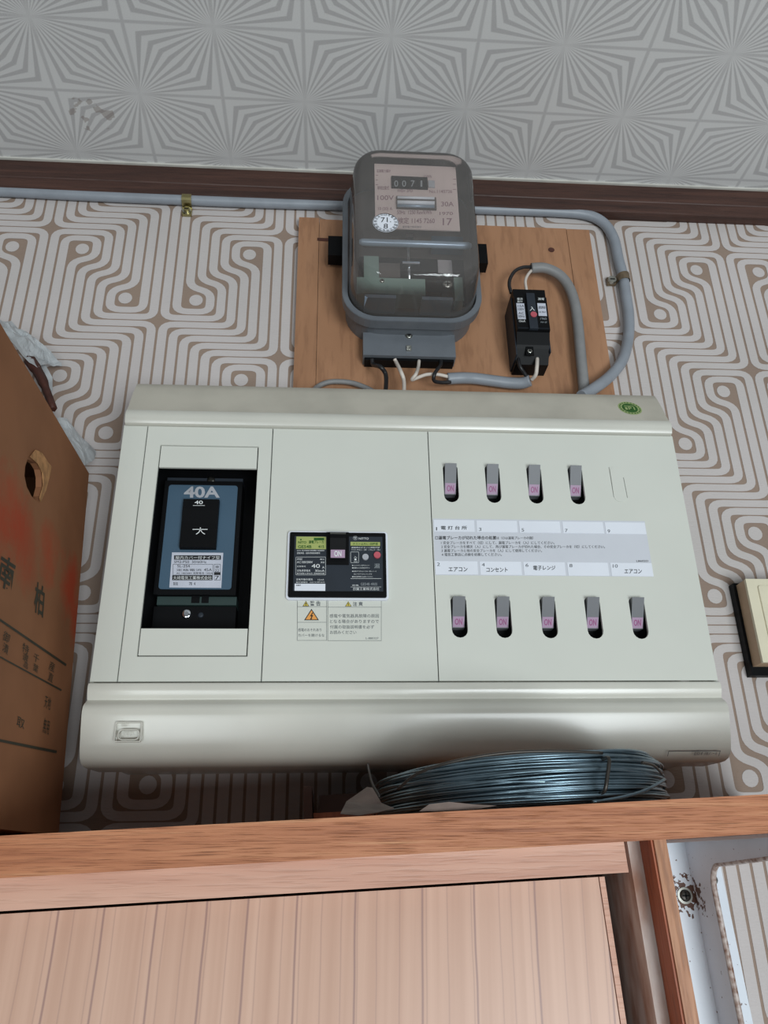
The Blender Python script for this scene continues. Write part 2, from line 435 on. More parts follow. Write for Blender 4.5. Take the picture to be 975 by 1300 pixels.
def ceiling_mat():
    m = bpy.data.materials.new('ceiling_paper_starburst'); m.use_nodes = True; nt = m.node_tree; N = nt.nodes; L = nt.links
    b = N['Principled BSDF']; b.inputs['Roughness'].default_value = 0.75; b.inputs['Specular IOR Level'].default_value = 0.2

    def mt(op, a, c=None, clamp=False):
        n = N.new('ShaderNodeMath'); n.operation = op; n.use_clamp = clamp
        for i, x in enumerate((a, c)):
            if x is None: continue
            if isinstance(x, (int, float)): n.inputs[i].default_value = x
            else: L.new(x, n.inputs[i])
        return n.outputs[0]
    tc = N.new('ShaderNodeTexCoord'); sp = N.new('ShaderNodeSeparateXYZ'); L.new(tc.outputs['Object'], sp.inputs[0])
    u = mt('PINGPONG', mt('DIVIDE', sp.outputs[0], 0.07996), 1.0)
    v = mt('PINGPONG', mt('DIVIDE', sp.outputs[1], 0.0727), 1.0)
    far = mt('GREATER_THAN', mt('ADD', u, v), 1.0)
    iu, iv = mt('SUBTRACT', 1.0, u), mt('SUBTRACT', 1.0, v)

    def sel(a, c):
        mx = N.new('ShaderNodeMix'); mx.data_type = 'FLOAT'
        L.new(far, mx.inputs[0]); L.new(a, mx.inputs[2]); L.new(c, mx.inputs[3]); return mx.outputs[0]
    X = sel(u, iv); Y = sel(v, iu)
    ph = mt('DIVIDE', mt('ARCTAN2', Y, X), math.pi/2)
    c = mt('COSINE', mt('MULTIPLY', ph, 2*math.pi*9))
    r2 = mt('SQRT', mt('ADD', mt('MULTIPLY', X, X), mt('MULTIPLY', Y, Y)))
    mr = N.new('ShaderNodeMapRange'); mr.interpolation_type = 'SMOOTHSTEP'; mr.inputs['From Min'].default_value = -0.25; mr.inputs['From Max'].default_value = 0.6
    L.new(c, mr.inputs['Value'])
    # a clear gap beside each axis line, and thin axis lines
    axis = mt('MINIMUM', X, Y)
    al = N.new('ShaderNodeMapRange'); al.inputs['From Min'].default_value = 0.012; al.inputs['From Max'].default_value = 0.03; al.inputs['To Min'].default_value = 1; al.inputs['To Max'].default_value = 0
    L.new(axis, al.inputs['Value'])
    keep = mt('GREATER_THAN', mt('MINIMUM', ph, mt('SUBTRACT', 1.0, ph)), 0.055)
    st = mt('MAXIMUM', mt('MULTIPLY', mr.outputs[0], keep), mt('MULTIPLY', al.outputs[0], 0.8))
    fade = N.new('ShaderNodeMapRange'); fade.inputs['From Min'].default_value = 0.03; fade.inputs['From Max'].default_value = 0.25; fade.inputs['To Min'].default_value = 0.45
    L.new(r2, fade.inputs['Value']); st = mt('MULTIPLY', st, fade.outputs[0])
    mx = N.new('ShaderNodeMixRGB'); L.new(st, mx.inputs[0]); mx.inputs[1].default_value = lin((214, 214, 213)); mx.inputs[2].default_value = lin((186, 185, 185))
    n = N.new('ShaderNodeTexNoise'); n.inputs['Scale'].default_value = 1400; n.inputs['Detail'].default_value = 2; L.new(tc.outputs['Object'], n.inputs['Vector'])
    m2 = N.new('ShaderNodeMixRGB'); m2.blend_type = 'OVERLAY'; m2.inputs[0].default_value = 0.35; L.new(mx.outputs[0], m2.inputs[1]); L.new(n.outputs['Fac'], m2.inputs[2])
    # fly specks and a brown stain
    vo = N.new('ShaderNodeTexVoronoi'); vo.inputs['Scale'].default_value = 13; L.new(tc.outputs['Object'], vo.inputs['Vector'])
    sp_ = mt('LESS_THAN', vo.outputs['Distance'], 0.016)
    m3 = N.new('ShaderNodeMixRGB'); L.new(mt('MULTIPLY', sp_, 0.75), m3.inputs[0]); L.new(m2.outputs[0], m3.inputs[1]); m3.inputs[2].default_value = lin((80, 66, 58))
    n4 = N.new('ShaderNodeTexNoise'); n4.inputs['Scale'].default_value = 70; n4.inputs['Detail'].default_value = 6; L.new(tc.outputs['Object'], n4.inputs['Vector'])
    ds = N.new('ShaderNodeVectorMath'); ds.operation = 'DISTANCE'; L.new(tc.outputs['Object'], ds.inputs[0]); ds.inputs[1].default_value = (-0.052, 0.025, 0)
    stn = mt('MULTIPLY', mt('GREATER_THAN', n4.outputs['Fac'], 0.56), mt('LESS_THAN', ds.outputs['Value'], 0.022))
    m4 = N.new('ShaderNodeMixRGB'); L.new(mt('MULTIPLY', stn, 0.4), m4.inputs[0]); L.new(m3.outputs[0], m4.inputs[1]); m4.inputs[2].default_value = lin((110, 84, 66))
    L.new(m4.outputs[0], b.inputs['Base Color'])
    bp = N.new('ShaderNodeBump'); bp.inputs['Strength'].default_value = 0.35; bp.inputs['Distance'].default_value = 0.0006; L.new(n.outputs['Fac'], bp.inputs['Height']); L.new(bp.outputs[0], b.inputs['Normal'])
    return m


M['ceiling'] = ceiling_mat()


def laminate_mat():
    m = bpy.data.materials.new('woodgrain_laminate'); m.use_nodes = True; nt = m.node_tree; N = nt.nodes; L = nt.links
    b = N['Principled BSDF']; b.inputs['Roughness'].default_value = 0.38
    tc = N.new('ShaderNodeTexCoord'); mp = N.new('ShaderNodeMapping'); mp.inputs['Rotation'].default_value = (0, -TH, 0); L.new(tc.outputs['Object'], mp.inputs[0])
    m1 = N.new('ShaderNodeMapping'); m1.inputs['Scale'].default_value = (1, 1, 0.02); L.new(mp.outputs[0], m1.inputs[0])
    n = N.new('ShaderNodeTexNoise'); n.inputs['Scale'].default_value = 130; n.inputs['Detail'].default_value = 4; L.new(m1.outputs[0], n.inputs['Vector'])
    r = N.new('ShaderNodeValToRGB'); e = r.color_ramp.elements; e[0].position = 0.3; e[0].color = lin((188, 148, 126)); e[1].position = 0.7; e[1].color = lin((206, 168, 146))
    L.new(n.outputs['Fac'], r.inputs[0])
    sp = N.new('ShaderNodeSeparateXYZ'); L.new(mp.outputs[0], sp.inputs[0])
    wn = N.new('ShaderNodeTexNoise'); wn.inputs['Scale'].default_value = 9; L.new(mp.outputs[0], wn.inputs['Vector'])
    ws = N.new('ShaderNodeMath'); ws.operation = 'MULTIPLY'; L.new(wn.outputs['Fac'], ws.inputs[0]); ws.inputs[1].default_value = .006
    xa = N.new('ShaderNodeMath'); xa.operation = 'ADD'; L.new(sp.outputs[0], xa.inputs[0]); L.new(ws.outputs[0], xa.inputs[1])
    prev = None
    for sc_, th_, st_ in ((34, .03, .85), (85, .05, .35)):
        vo = N.new('ShaderNodeTexVoronoi'); vo.voronoi_dimensions = '1D'; vo.feature = 'DISTANCE_TO_EDGE'; vo.inputs['Scale'].default_value = sc_; L.new(xa.outputs[0], vo.inputs['W'])
        mr = N.new('ShaderNodeMapRange'); mr.inputs['From Min'].default_value = th_*.2; mr.inputs['From Max'].default_value = th_; mr.inputs['To Min'].default_value = st_; mr.inputs['To Max'].default_value = 0
        L.new(vo.outputs['Distance'], mr.inputs['Value'])
        if prev is None: prev = mr.outputs[0]
        else:
            m_ = N.new('ShaderNodeMath'); m_.operation = 'MAXIMUM'; L.new(prev, m_.inputs[0]); L.new(mr.outputs[0], m_.inputs[1]); prev = m_.outputs[0]
    r2 = N.new('ShaderNodeMath'); r2.operation = 'MULTIPLY'; L.new(prev, r2.inputs[0]); r2.inputs[1].default_value = 1.0
    mx = N.new('ShaderNodeMixRGB'); L.new(r2.outputs[0], mx.inputs[0]); L.new(r.outputs[0], mx.inputs[1]); mx.inputs[2].default_value = lin((146, 112, 104))
    L.new(mx.outputs[0], b.inputs['Base Color'])
    return m


M['laminate'] = laminate_mat()


def glass_mat():
    m = bpy.data.materials.new('clear_meter_glass'); m.use_nodes = True; N = m.node_tree.nodes; L = m.node_tree.links
    b = N['Principled BSDF']; b.inputs['Transmission Weight'].default_value = 1.0; b.inputs['IOR'].default_value = 1.45
    b.inputs['Roughness'].default_value = 0.03
    tc = N.new('ShaderNodeTexCoord'); n = N.new('ShaderNodeTexNoise'); n.inputs['Scale'].default_value = 30; L.new(tc.outputs['Object'], n.inputs['Vector'])
    r = N.new('ShaderNodeValToRGB'); r.color_ramp.elements[0].color = (0.88, 0.86, 0.85, 1); r.color_ramp.elements[1].color = (0.95, 0.94, 0.93, 1)
    L.new(n.outputs['Fac'], r.inputs[0]); L.new(r.outputs[0], b.inputs['Base Color'])
    t = N.new('ShaderNodeBsdfTransparent'); t.inputs[0].default_value = (0.93, 0.91, 0.90, 1)
    g = N.new('ShaderNodeBsdfGlossy'); g.inputs['Roughness'].default_value = 0.06
    d = N.new('ShaderNodeBsdfDiffuse'); d.inputs[0].default_value = (0.55, 0.52, 0.5, 1)
    fr = N.new('ShaderNodeFresnel'); fr.inputs[0].default_value = 1.5
    m1 = N.new('ShaderNodeMixShader'); m1.inputs[0].default_value = 0.15; L.new(t.outputs[0], m1.inputs[1]); L.new(d.outputs[0], m1.inputs[2])
    m2 = N.new('ShaderNodeMixShader'); L.new(fr.outputs[0], m2.inputs[0]); L.new(m1.outputs[0], m2.inputs[1]); L.new(g.outputs[0], m2.inputs[2])
    L.new(m2.outputs[0], N['Material Output'].inputs[0])
    N.remove(b)
    return m


M['glass'] = glass_mat()

# ================================================================ SETTING
ZCE = 0.685+ZC


def build_wall():
    """tan papered wall; the white printed bands are ribbons of the same mesh lying a hair proud of it"""
    x0, z0 = -0.2912, 0.6052+ZC; ux, uz = 0.1197/11, -0.0081
    V = []; F = []; MI = []
    X0, X1 = -0.75, 0.95; Z0, Z1 = 0.95, ZCE
    V += [(X0, WD, Z0), (X1, WD, Z0), (X1, WD, Z1), (X0, WD, Z1), (X0, WD+.05, Z0), (X1, WD+.05, Z0), (X1, WD+.05, Z1), (X0, WD+.05, Z1)]
    F += [(0, 1, 2, 3), (5, 4, 7, 6), (4, 0, 3, 7), (1, 5, 6, 2), (3, 2, 6, 7), (4, 5, 1, 0)]; MI += [0]*6
    pa = [(3.5, -.5), (6.5, -.5), (6.5, 6.6), (4.5, 7.4), (4.5, 14.5), (7.5, 14.5)]
    pb = [(4.5, -1.5), (7.5, -1.5), (7.5, 7.6), (5.5, 8.4), (5.5, 13.5), (10.5, 13.5), (10.5, -4.5), (7.5, -4.5)]
    pc = [(5.5, -2.5), (8.5, -2.5), (8.5, 8.7), (6.5, 9.5), (6.5, 12.5), (9.5, 12.5), (9.5, -3.5), (6.5, -3.5)]
    rot = lambda p: [(11-x, 14-y) for x, y in p]
    paths = [pa, pb, pc, rot(pb), rot(pc)]

    def rounded(p, r=1.05):
        out = [p[0]]
        for i in range(1, len(p)-1):
            a, b, c = Vector(p[i-1]), Vector(p[i]), Vector(p[i+1])
            la, lc = (a-b).length, (c-b).length
            rr = min(r, la*.49 if la < 2.6 else r, lc*.49 if lc < 2.6 else r)
            s = b+(a-b).normalized()*rr; e = b+(c-b).normalized()*rr
            for k in range(6):
                t = k/5; q = s*(1-t)**2+b*2*t*(1-t)+e*t*t; out.append((q.x, q.y))
        out.append(p[-1]); return out
    rp = [rounded(p) for p in paths]
    Y = WD-0.0003
    for cell in range(-4, 10):
        mir = cell % 2
        for per in range(-2, 5):
            def W_(x, y):
                xx = (11-x if mir else x)+11*cell
                return (x0+ux*xx, Y, z0+uz*(y+19*per))
            for p in rp:
                n = len(p); k = len(V)
                for i in range(n):
                    t = Vector(p[min(i+1, n-1)])-Vector(p[max(i-1, 0)]); t.normalize()
                    nx, ny = -t.y*.395, t.x*.435
                    V.append(W_(p[i][0]+nx, p[i][1]+ny)); V.append(W_(p[i][0]-nx, p[i][1]-ny))
                for i in range(n-1):
                    a = k+2*i; q = (a, a+1, a+3, a+2); F.append(q if not mir else q[::-1]); MI.append(1)
            for cx, cy in ((3.2, 3.25), (7.8, 10.75)):
                k = len(V)
                for i in range(16):
                    a = 2*math.pi*i/16; V.append(W_(cx+.62*math.cos(a), cy+.85*math.sin(a)))
                F.append(tuple(range(k, k+16))); MI.append(1)
    # keep only bands that lie on the wall
    V2 = [(min(max(x, X0), X1), y, min(max(z, Z0), Z1)) for x, y, z in V]
    F2 = []; M2 = []
    for f, m_ in zip(F, MI):
        if m_ == 1:
            xs = [V2[i][0] for i in f]; zs = [V2[i][2] for i in f]
            if max(xs)-min(xs) < 1e-5 or max(zs)-min(zs) < 1e-5: continue
        F2.append(f); M2.append(m_)
    me = bpy.data.meshes.new('wall_back'); me.from_pydata(V2, [], F2); me.update()
    o = link('wall_back', me, [M['paper_tan'], M['paper_white']])
    for p, mi in zip(me.polygons, M2): p.material_index = mi
    # band faces must look at the room
    bm = bmesh.new(); bm.from_mesh(me)
    for f in bm.faces:
        if f.material_index == 1 and f.normal.y > 0: f.normal_flip()
    bmesh.ops.delete(bm, geom=[v for v in bm.verts if not v.link_faces], context='VERTS')
    bm.to_mesh(me); bm.free()
    return tag(o, 'wall covered in old wallpaper of winding white bands on tan', kind='structure')


build_wall()
ceil = box('ceiling', -0.7506+0.1894, 0.9394+0.2, -1.6, 0.65-0.5508+.05, 0, 0.04, M['ceiling'])
ceil.location = (-0.1894, 0.5508, ZCE)
tag(ceil, 'pale ceiling papered with a starburst pattern', kind='structure')
# dark picture rail under the ceiling with a pale bead above it
RZ0 = at(300, 249, 0.637).z
o = extrude_x('trim_1', [(0.65, RZ0), (0.6385, RZ0), (0.637, RZ0+.0010), (0.6368, RZ0+.014), (0.6362, RZ0+.0150), (0.6360, ZCE-.0022), (0.65, ZCE-.0022)], -0.75, 0.95, M['rail_dark'])
tag(o, 'dark brown wooden rail where the wall meets the ceiling', kind='structure')
o = box('trim_2', -0.75, 0.95, 0.6335, 0.65, ZCE-.0022, ZCE, M['cream_bead']); tag(o, 'thin cream bead between ceiling and dark rail', kind='structure')

# ================================================================ MOUNTING BOARD
BD = 0.640
c0 = at(378, 276, BD); c1 = at(752, 292, BD); c2 = at(775, 440, BD)
bx0, bx1 = at(376, 380, BD).x, at(764, 395, BD).x
bz1 = at(565, 284, BD).z; bz0 = 0.375+ZC
t = thing('mounting_board', 'light brown plywood board on the wall behind the glass meter', 'board', ((bx0+bx1)/2, BD, bz0))
sx0 = at(403, 380, BD).x; sx1 = at(734, 395, BD).x
box('board_panel', sx0+.0004, sx1-.0004, BD+.0004, WD, bz0, bz1, M['ply'], t, .0006)
box('edge_strip', bx0, sx0, BD, WD, bz0, bz1+.0015, M['ply'], t, .0008)
box('edge_strip', sx1, bx1, BD, WD, bz0, bz1-.001, M['ply'], t, .0008)
kn = at(700, 317, BD)
slab('knot_hole', ell(kn.x, kn.z, .0034, .003, 14), BD-.0001, BD+.0005, M['redwood'], t)
kn = at(410, 304, BD)
box('board_nick', kn.x-.006, kn.x+.006, BD-.0001, BD+.0004, kn.z-.002, kn.z+.002, M['redwood'], t)

# ================================================================ ELECTRICITY METER
mx = 0.0759; ZB = ZC
t = thing('electricity_meter', 'old electricity meter with a clear rounded cover on the plywood board', 'meter', (mx, BD, 0.46+ZB))
# base shell, collar
cz0 = at(520, 408, .60).z; cz1 = cz0+0.176; hw = .0668
slab('base_shell', rrect(mx-hw+.004, at(520, 438, .64).z, mx+hw-.004, cz1-.004, .034, 8), .612, BD, M['meter_grey'], t, .001)
out = rrect(mx-hw, cz0, mx+hw, cz1, .032, 9); inn = rrect(mx-hw+.0052, cz0+.0052, mx+hw-.0052, cz1-.0052, .028, 9)
slab('collar', out, .600, .6118, M['meter_grey'], t, .0012, holes=[inn])
slab('inner_plate', inn, .6085, .6115, M['meter_in'], t)


# glass cover: rounded dome, five-sided, open to the back
def dome():
    bm = bmesh.new(); rings = []
    gx, gz0, gz1 = mx, cz0+.0058, cz1-.0056; h = hw-.0058
    for y, ins, r in ((.6060, 0, .0275), (.592, .0008, .0275), (.575, .0020, .027), (.562, .0032, .026), (.5555, .0044, .025), (.5515, .0068, .0235), (.5495, .0105, .021)):
        rings.append([bm.verts.new((x, y, z)) for x, z in rrect(gx-h+ins, gz0+ins, gx+h-ins, gz1-ins, r, 9)])
    for a, b in zip(rings, rings[1:]):
        n = len(a)
        for i in range(n): bm.faces.new((a[i], a[(i+1) % n], b[(i+1) % n], b[i])).smooth = True
    c = bm.faces.new(rings[-1])
    return from_bm('glass_cover', bm, M['glass'], t)


dome()
# name plate with counter
NP = .568
pl = pbox('name_plate', 476, 210, 581, 291, NP, .0012, M['meter_plate'], t)
print_px([('普通電力量計', 478, 215, 496, 219), ('単相2線式', 479, 236, 494, 241), ('kWh', 538, 222, 548, 226), ('WEH 2PD', 504, 240, 524, 244), ('No.1145726', 545, 241, 574, 245),
          ('100V', 479, 248, 500, 254), ('30A', 560, 256, 576, 262), ('50Hz  1250 Rev/kWh', 504, 267, 548, 272), ('10 (30) A', 480, 263, 498, 268), ('1970', 558, 269, 575, 273),
          ('検定 1145 7260', 505, 276, 552, 284), ('17', 562, 277, 574, 286)], NP-.0002, M['meter_ink'], pl, 0.01,
         rects=[(477, y, 480, y+.8) for y in (222, 228, 234)]+[(575, y, 579, y+.8) for y in (227, 233.5, 240)])
ct = pbox('counter', 497, 224, 543, 238, NP-.0022, .0022, M['black'], t, .0006)
for i, (dg, x) in enumerate((('0', 503), ('0', 513), ('7', 524), ('1', 535))):
    print_px([(dg, x-(1.2 if dg == '1' else 2.6), 229, x+(1.2 if dg == '1' else 2.6), 237)], NP-.0024, M['dim_ink'], ct, 0.01, 'digit')
pbox('decimal_wheel', 544, 229, 552, 237.5, NP-.0012, .0012, M['grey_btn'], t)
print_px([('maker', 513, 284, 535, 287)] and [('東京電力株式会社', 511, 286.5, 535, 289.5)], NP-.0002, M['ink_soft'], pl)
wb = pbox('disc_window', 503.5, 249.5, 554, 264, .5655, .0025, M['meter_in'], t, .001)
for yy_, rr_ in ((251.3, .0013), (257.5, .0020), (261.8, .0014)):
    q0, q1 = at(504.5, yy_-.6, .564), at(551.5, yy_+.6, .564)
    tube('window_bar', [Vector((q0.x, .564, q0.z)), Vector((q1.x, .564, q1.z))], rr_, M['white_label'] if rr_ != .0014 else M['bar'], wb, 10, 1)
# disc, spindle, magnets, frame
dz = at(520, 320, .585).z; dcx = mx+.003


xa, xb_ = at(456, 320, .572).x, at(600, 321, .572).x
bm = bmesh.new(); add_tube(bm, [Vector((xa, .574, dz)), Vector((xa+.003, .574, dz)), Vector((xb_-.003, .574, dz)), Vector((xb_, .574, dz))], [.0022, .0034, .0034, .0022], 12)
from_bm('cross_bar', bm, M['bar'], t)
cyl = [at(520, 296, .575), at(520, 346, .575)]
tube('spindle', [Vector((cyl[0].x, .590, cyl[0].z)), Vector((cyl[0].x, .590, cyl[1].z))], .0016, M['chrome'], t, 10, 1)
pbox('upper_bearing', 516, 297, 525, 301, .584, .012, M['chrome'], t, .0005)
pbox('lower_bearing', 511, 332, 533, 335, .584, .012, M['chrome'], t, .0005)
pbox('frame_bar', 453, 353, 540, 373, .586, .02, M['coilgreen'], t, .0012)
pbox('frame_upright', 462, 325, 481, 356, .590, .016, M['coilgreen'], t, .0008)
screw('screw', 485, 357, .586, .0022, t)
pbox('core_housing', 457, 328, 590, 384, .603, .004, M['black'], t, .001)
pbox('lower_core', 463, 374, 503, 378, .580, .022, M['bar'], t, .0006)
pbox('lower_core', 536, 377, 575, 381, .580, .022, M['bar'], t, .0006)
pbox('voltage_coil', 481, 334, 508, 352, .594, .014, M['meter_in'], t, .002)
pbox('current_coil', 541, 355, 560, 372, .588, .014, M['black'], t, .004)
pbox('brake_magnet', 556, 330, 574, 347, .580, .024, M['chrome'], t, .002)
screw('screw', 568, 361, .588, .0045, t)
pbox('side_bracket', 577, 352, 588, 382, .594, .014, M['coilgreen'], t, .0006)
pbox('upper_frame', 462, 296, 588, 308, .598, .009, M['meter_in'], t, .001)
pbox('upper_frame', 548, 300, 588, 315, .596, .009, M['bluegrey'], t, .001)
# inspection seal stuck on the glass
sp = at(489.5, 283, .5495)
se = slab('inspection_seal', ell(sp.x, sp.z, .0118, .0110, 32), .5490, .5494, M['white_label'], t)
print_px([('71.', 483.5, 276, 496.5, 282), ('8', 487, 284, 492.5, 290)], .5488, M['ink'], se, .0)


def ring_text(s, cx, cz, r, y, h, mat_, parent, a0=90, span=360):
    V = []; F = []; n = len(s)
    for i, ch in enumerate(s):
        if ch == ' ': continue
        vs, fs = glyphs(ch); a = math.radians(a0-span*(i/n)); k = len(V)
        for u, v in vs:
            lx = (u-.5)*h*.8; lr = r+(v-.5)*h
            V.append((cx+lr*math.cos(a)+lx*math.sin(a), y, cz+lr*math.sin(a)-lx*math.cos(a)))
        F += [tuple(q+k for q in f) for f in fs]
    me = bpy.data.meshes.new('lettering'); me.from_pydata(V, [], F); me.update()
    return link('lettering', me, mat_, parent)


ring_text('日本電気計器検定所有効期限検定証印', sp.x, sp.z, .0094, .5488, .0030, M['ink'], se)
slab('print_ring', ell(sp.x, sp.z, .0115, .0107, 32), .5487, .5490, M['ink'], se, holes=[ell(sp.x, sp.z, .0112, .0104, 32)])
# lugs, terminal cover
lx = at(424, 318, .625); rx = at(617, 328, .625)
box('side_lug', lx.x-.006, mx-hw+.006, .618, .632, lx.z-.0125, lx.z+.0125, M['black'], t, .001)
box('side_lug', mx+hw-.006, rx.x, .618, .632, rx.z-.0125, rx.z+.0125, M['black'], t, .001)
TF = .624
tx0, tx1 = at(461, 432, TF).x, at(577.5, 432, TF).x; tz1 = cz0+.004; tz0 = at(520, 452, TF).z
tcv = box('terminal_cover', tx0, tx1, TF, .6398, tz0, tz1, M['meter_grey'], t, .0008)
tb = at(520, 465, TF+.013).z
box('terminal_block', tx0+.0015, tx1-.0015, TF+.004, .6398, tb, tz0, M['black'], t, .001)
screw('screw', 519, 426, TF, .0036, t)
box('seal_tab', at(516, 443, TF).x, at(522, 443, TF).x, TF-.002, TF, at(519, 446, TF).z, at(519, 440, TF).z, M['zinc'], t, .0004)

# ================================================================ CABLES AND WIRES
c = thing('grey_cable', 'long grey cable running under the dark rail and curving down right of the plywood board', 'cable', at(610, 265, .643))
ptube('sheath', [(-90, 240, .6435), (0, 243, .6435), (120, 249, .6435), (238, 254, .6435), (340, 258, .6435), (440, 261, .6435), (530, 263, .6435), (610, 265.5, .6435), (702, 269, .6435), (743, 272.5, .643), (766, 283, .643), (779, 303, .643), (785, 329, .643), (791, 352, .643), (794.5, 375, .643), (798, 400, .643), (797.5, 429, .641), (790, 457, .634), (774, 478, .628), (753, 494, .616), (738, 503, .609)], .0056, M['cable'], c, 12)
c = thing('grey_cable', 'thick grey cable looping from the top of the small black breaker behind the distribution board', 'cable', at(725, 370, .628))
ptube('sheath', [(674, 340.5, .624), (692, 340.5, .624), (710, 349, .626), (722, 364, .628), (729.5, 385, .629), (733.5, 411, .629), (737, 449, .629), (741, 490, .630), (743, 512, .630)], .0053, M['cable_warm'], c, 12)
ptube('black_wire', [(676, 339, .624), (664, 339.5, .622), (654, 344, .622), (648, 353, .622), (646.5, 362, .622), (649, 372, .622)], .0018, M['wire_black'], c, 8)
ptube('white_wire', [(675, 343, .624), (670, 349, .620), (667, 357, .618), (668.5, 369, .616)], .0015, M['wire_white'], c, 8)
c = thing('grey_cable', 'short grey cable lying between the meter and the bottom of the small black breaker', 'cable', at(620, 482, .634))
ptube('sheath', [(568, 481, .630), (585, 480, .630), (602, 480.5, .632), (622, 483, .632), (645, 486, .632), (662, 486.5, .630), (673, 483, .626)], .0056, M['cable'], c, 12)
ptube('white_wire', [(572, 479, .628), (556, 475.5, .624), (542, 475.5, .620), (530, 479.5, .618), (523, 482, .616), (528, 475, .612), (531, 466, .622), (532, 458, .6265)], .0017, M['wire_white'], c, 8)
ptube('black_wire', [(572, 485, .628), (560, 485.5, .626), (551, 483, .622), (552, 474, .618), (559, 464, .624), (560, 458, .6265)], .0018, M['wire_black'], c, 8)
ptube('black_wire', [(670, 481, .626), (666, 474, .622), (660, 465, .618), (657.5, 453, .620)], .0018, M['wire_black'], c, 8)
ptube('white_wire', [(675, 482, .626), (680, 476, .620), (681.5, 466, .616), (682, 455, .618)], .0019, M['wire_white'], c, 8)
o = ptube('black_wire', [(472, 456, .6265), (474, 463, .6265), (483, 466, .616), (489.5, 475, .620), (490, 490, .615), (488, 505, .606)], .0021, M['wire_black'], None, 8)
tag(o, 'black wire from the left terminal of the meter down behind the white board', 'wire')
o = ptube('white_wire', [(501, 456, .6265), (503, 460, .6265), (509, 472, .616), (512.5, 482, .618), (513, 494, .612), (512, 506, .606)], .0019, M['wire_white'], None, 8)
tag(o, 'single white wire from the meter down behind the white board', 'wire')
o = ptube('grey_cable', [(392, 505, .618), (402, 492, .634), (416, 485.5, .6345), (432, 484.5, .6345), (450, 487, .634), (470, 495, .628), (485, 505, .615)], .0025, M['cable_warm'], None, 8)
tag(o, 'thin grey cable humping over the lower left of the plywood board', 'cable')


def clip(px, py, d, horiz, label):
    p = at(px, py, d); k = thing('cable_clip', label, 'clip', p, 'cable clips')
    wd = .0050
    if horiz:   # saddle over a horizontal cable, tab below
        cz = at(px, 255, .6435).z
        prof = []
        for i in range(9):
            a = math.radians(-60+i*170/8); prof.append((.6435-.0072*math.cos(a), cz+.0072*math.sin(a)))
        bm = bmesh.new(); outer = [(.6478, cz-.0165), (.6468, cz-.0075)]+prof+[(.647, cz+.0085)]
        a = [bm.verts.new((p.x-wd, y, z)) for y, z in outer]; b = [bm.verts.new((p.x+wd, y, z)) for y, z in outer]
        for i in range(len(outer)-1): bm.faces.new((a[i], a[i+1], b[i+1], b[i]))
        s = from_bm('strap', bm, M['brass'], k)
        sz = cz-.0115
        q = box('screw_tab', p.x-wd, p.x+wd, .6455, .649, cz-.0165, cz-.0072, M['brass'], k, .0008)
        disc_y('washer', p.x, .6445, .6456, sz, .0046, M['zinc'], k)
        disc_y('screw', p.x, .6425, .6446, sz, .0033, M['brass'], k, bevel=.0007)
        box('screw_slot', p.x-.0022, p.x+.0022, .6422, .6427, sz-.0004, sz+.0004, M['black'], k)
    else:
        cx = p.x
        outer = [(cx-.0165, .6478), (cx-.0075, .6468)]
        for i in range(9):
            a = math.radians(-160+i*160/8+10); outer.append((cx+.0070*math.cos(a), .643+.0072*math.sin(a)))
        outer.append((cx+.0072, .648))
        bm = bmesh.new(); h = .0045
        a = [bm.verts.new((x, y, p.z-h+(x-cx)*.1)) for x, y in outer]; b = [bm.verts.new((x, y, p.z+h+(x-cx)*.1)) for x, y in outer]
        for i in range(len(outer)-1): bm.faces.new((a[i], a[i+1], b[i+1], b[i]))
        from_bm('strap', bm, M['tarnish'], k)
        box('screw_tab', cx-.0165, cx-.0070, .6455, .649, p.z-.0050, p.z+.0035, M['tarnish'], k, .0008)
        disc_y('screw', cx-.0118, .6422, .6457, p.z-.0012, .0043, M['zinc'], k, bevel=.0008)
        box('screw_slot', cx-.0142, cx-.0094, .6418, .6424, p.z-.0017, p.z-.0007, M['black'], k)
    return k


clip(238, 255, .6435, True, 'shiny yellowish metal clip holding the cable under the rail')
clip(791, 354, .643, False, 'tarnished metal clip holding the cable right of the plywood board')

# ================================================================ SMALL BLACK BREAKER
BF = .604
bxl, bxr = at(656, 410, BF).x, at(697.5, 410, BF).x
zt = at(675, 366, BF).z; zr = at(675, 376, BF).z; zm = at(675, 419, BF).z; zb = at(670, 463, .622).z
t = thing('small_breaker', 'small black two-pole breaker screwed to the right side of the plywood board', 'breaker', ((bxl+bxr)/2, BD, zb))
prof = [(BD, zt-.002), (.612, zt), (.606, zt), (.606, zr), (BF, zr-.001), (BF, zm+.0005), (.6065, zm-.0005), (.611, zm-.012), (.613, zb+.012), (.622, zb), (BD, zb)]
extrude_x('breaker_body', prof, bxl, bxr, M['black'], t)
box('side_flange', bxl-.0012, bxl, .612, BD, zb+.004, zt-.006, M['charcoal'], t, .0004)
box('side_flange', bxr, bxr+.0010, .612, BD, zb+.008, zt-.008, M['charcoal'], t, .0004)
tg = pbox('switch_rocker', 670.5, 372, 681, 417, BF-.0028, .0028, M['charcoal'], t, .0008)
print_px([('入', 672.5, 389, 679, 394.5)], BF-.0030, M['white_ink'], tg, .01)
bc = at(676.5, 402, BF); disc_y('test_button', bc.x, BF-.0038, BF-.0028, bc.z, .0031, M['red'], t, 18)
lb = pbox('rating_label', 656.5, 385, 666.5, 405, BF-.0003, .0003, M['sticker'], t)
print_px([('15A', 657.5, 387, 665.5, 390), ('100V', 657.5, 391, 665.5, 394), ('AC', 658, 396, 665.5, 399), ('50Hz', 658, 400, 666, 403)], BF-.0005, M['ink'], lb)
print_px([('電流', 656.5, 378, 663.5, 381), ('動作', 656.8, 381.6, 663.5, 384), ('15mA', 659, 406, 667, 409)], BF-.0003, M['white_ink'], t)
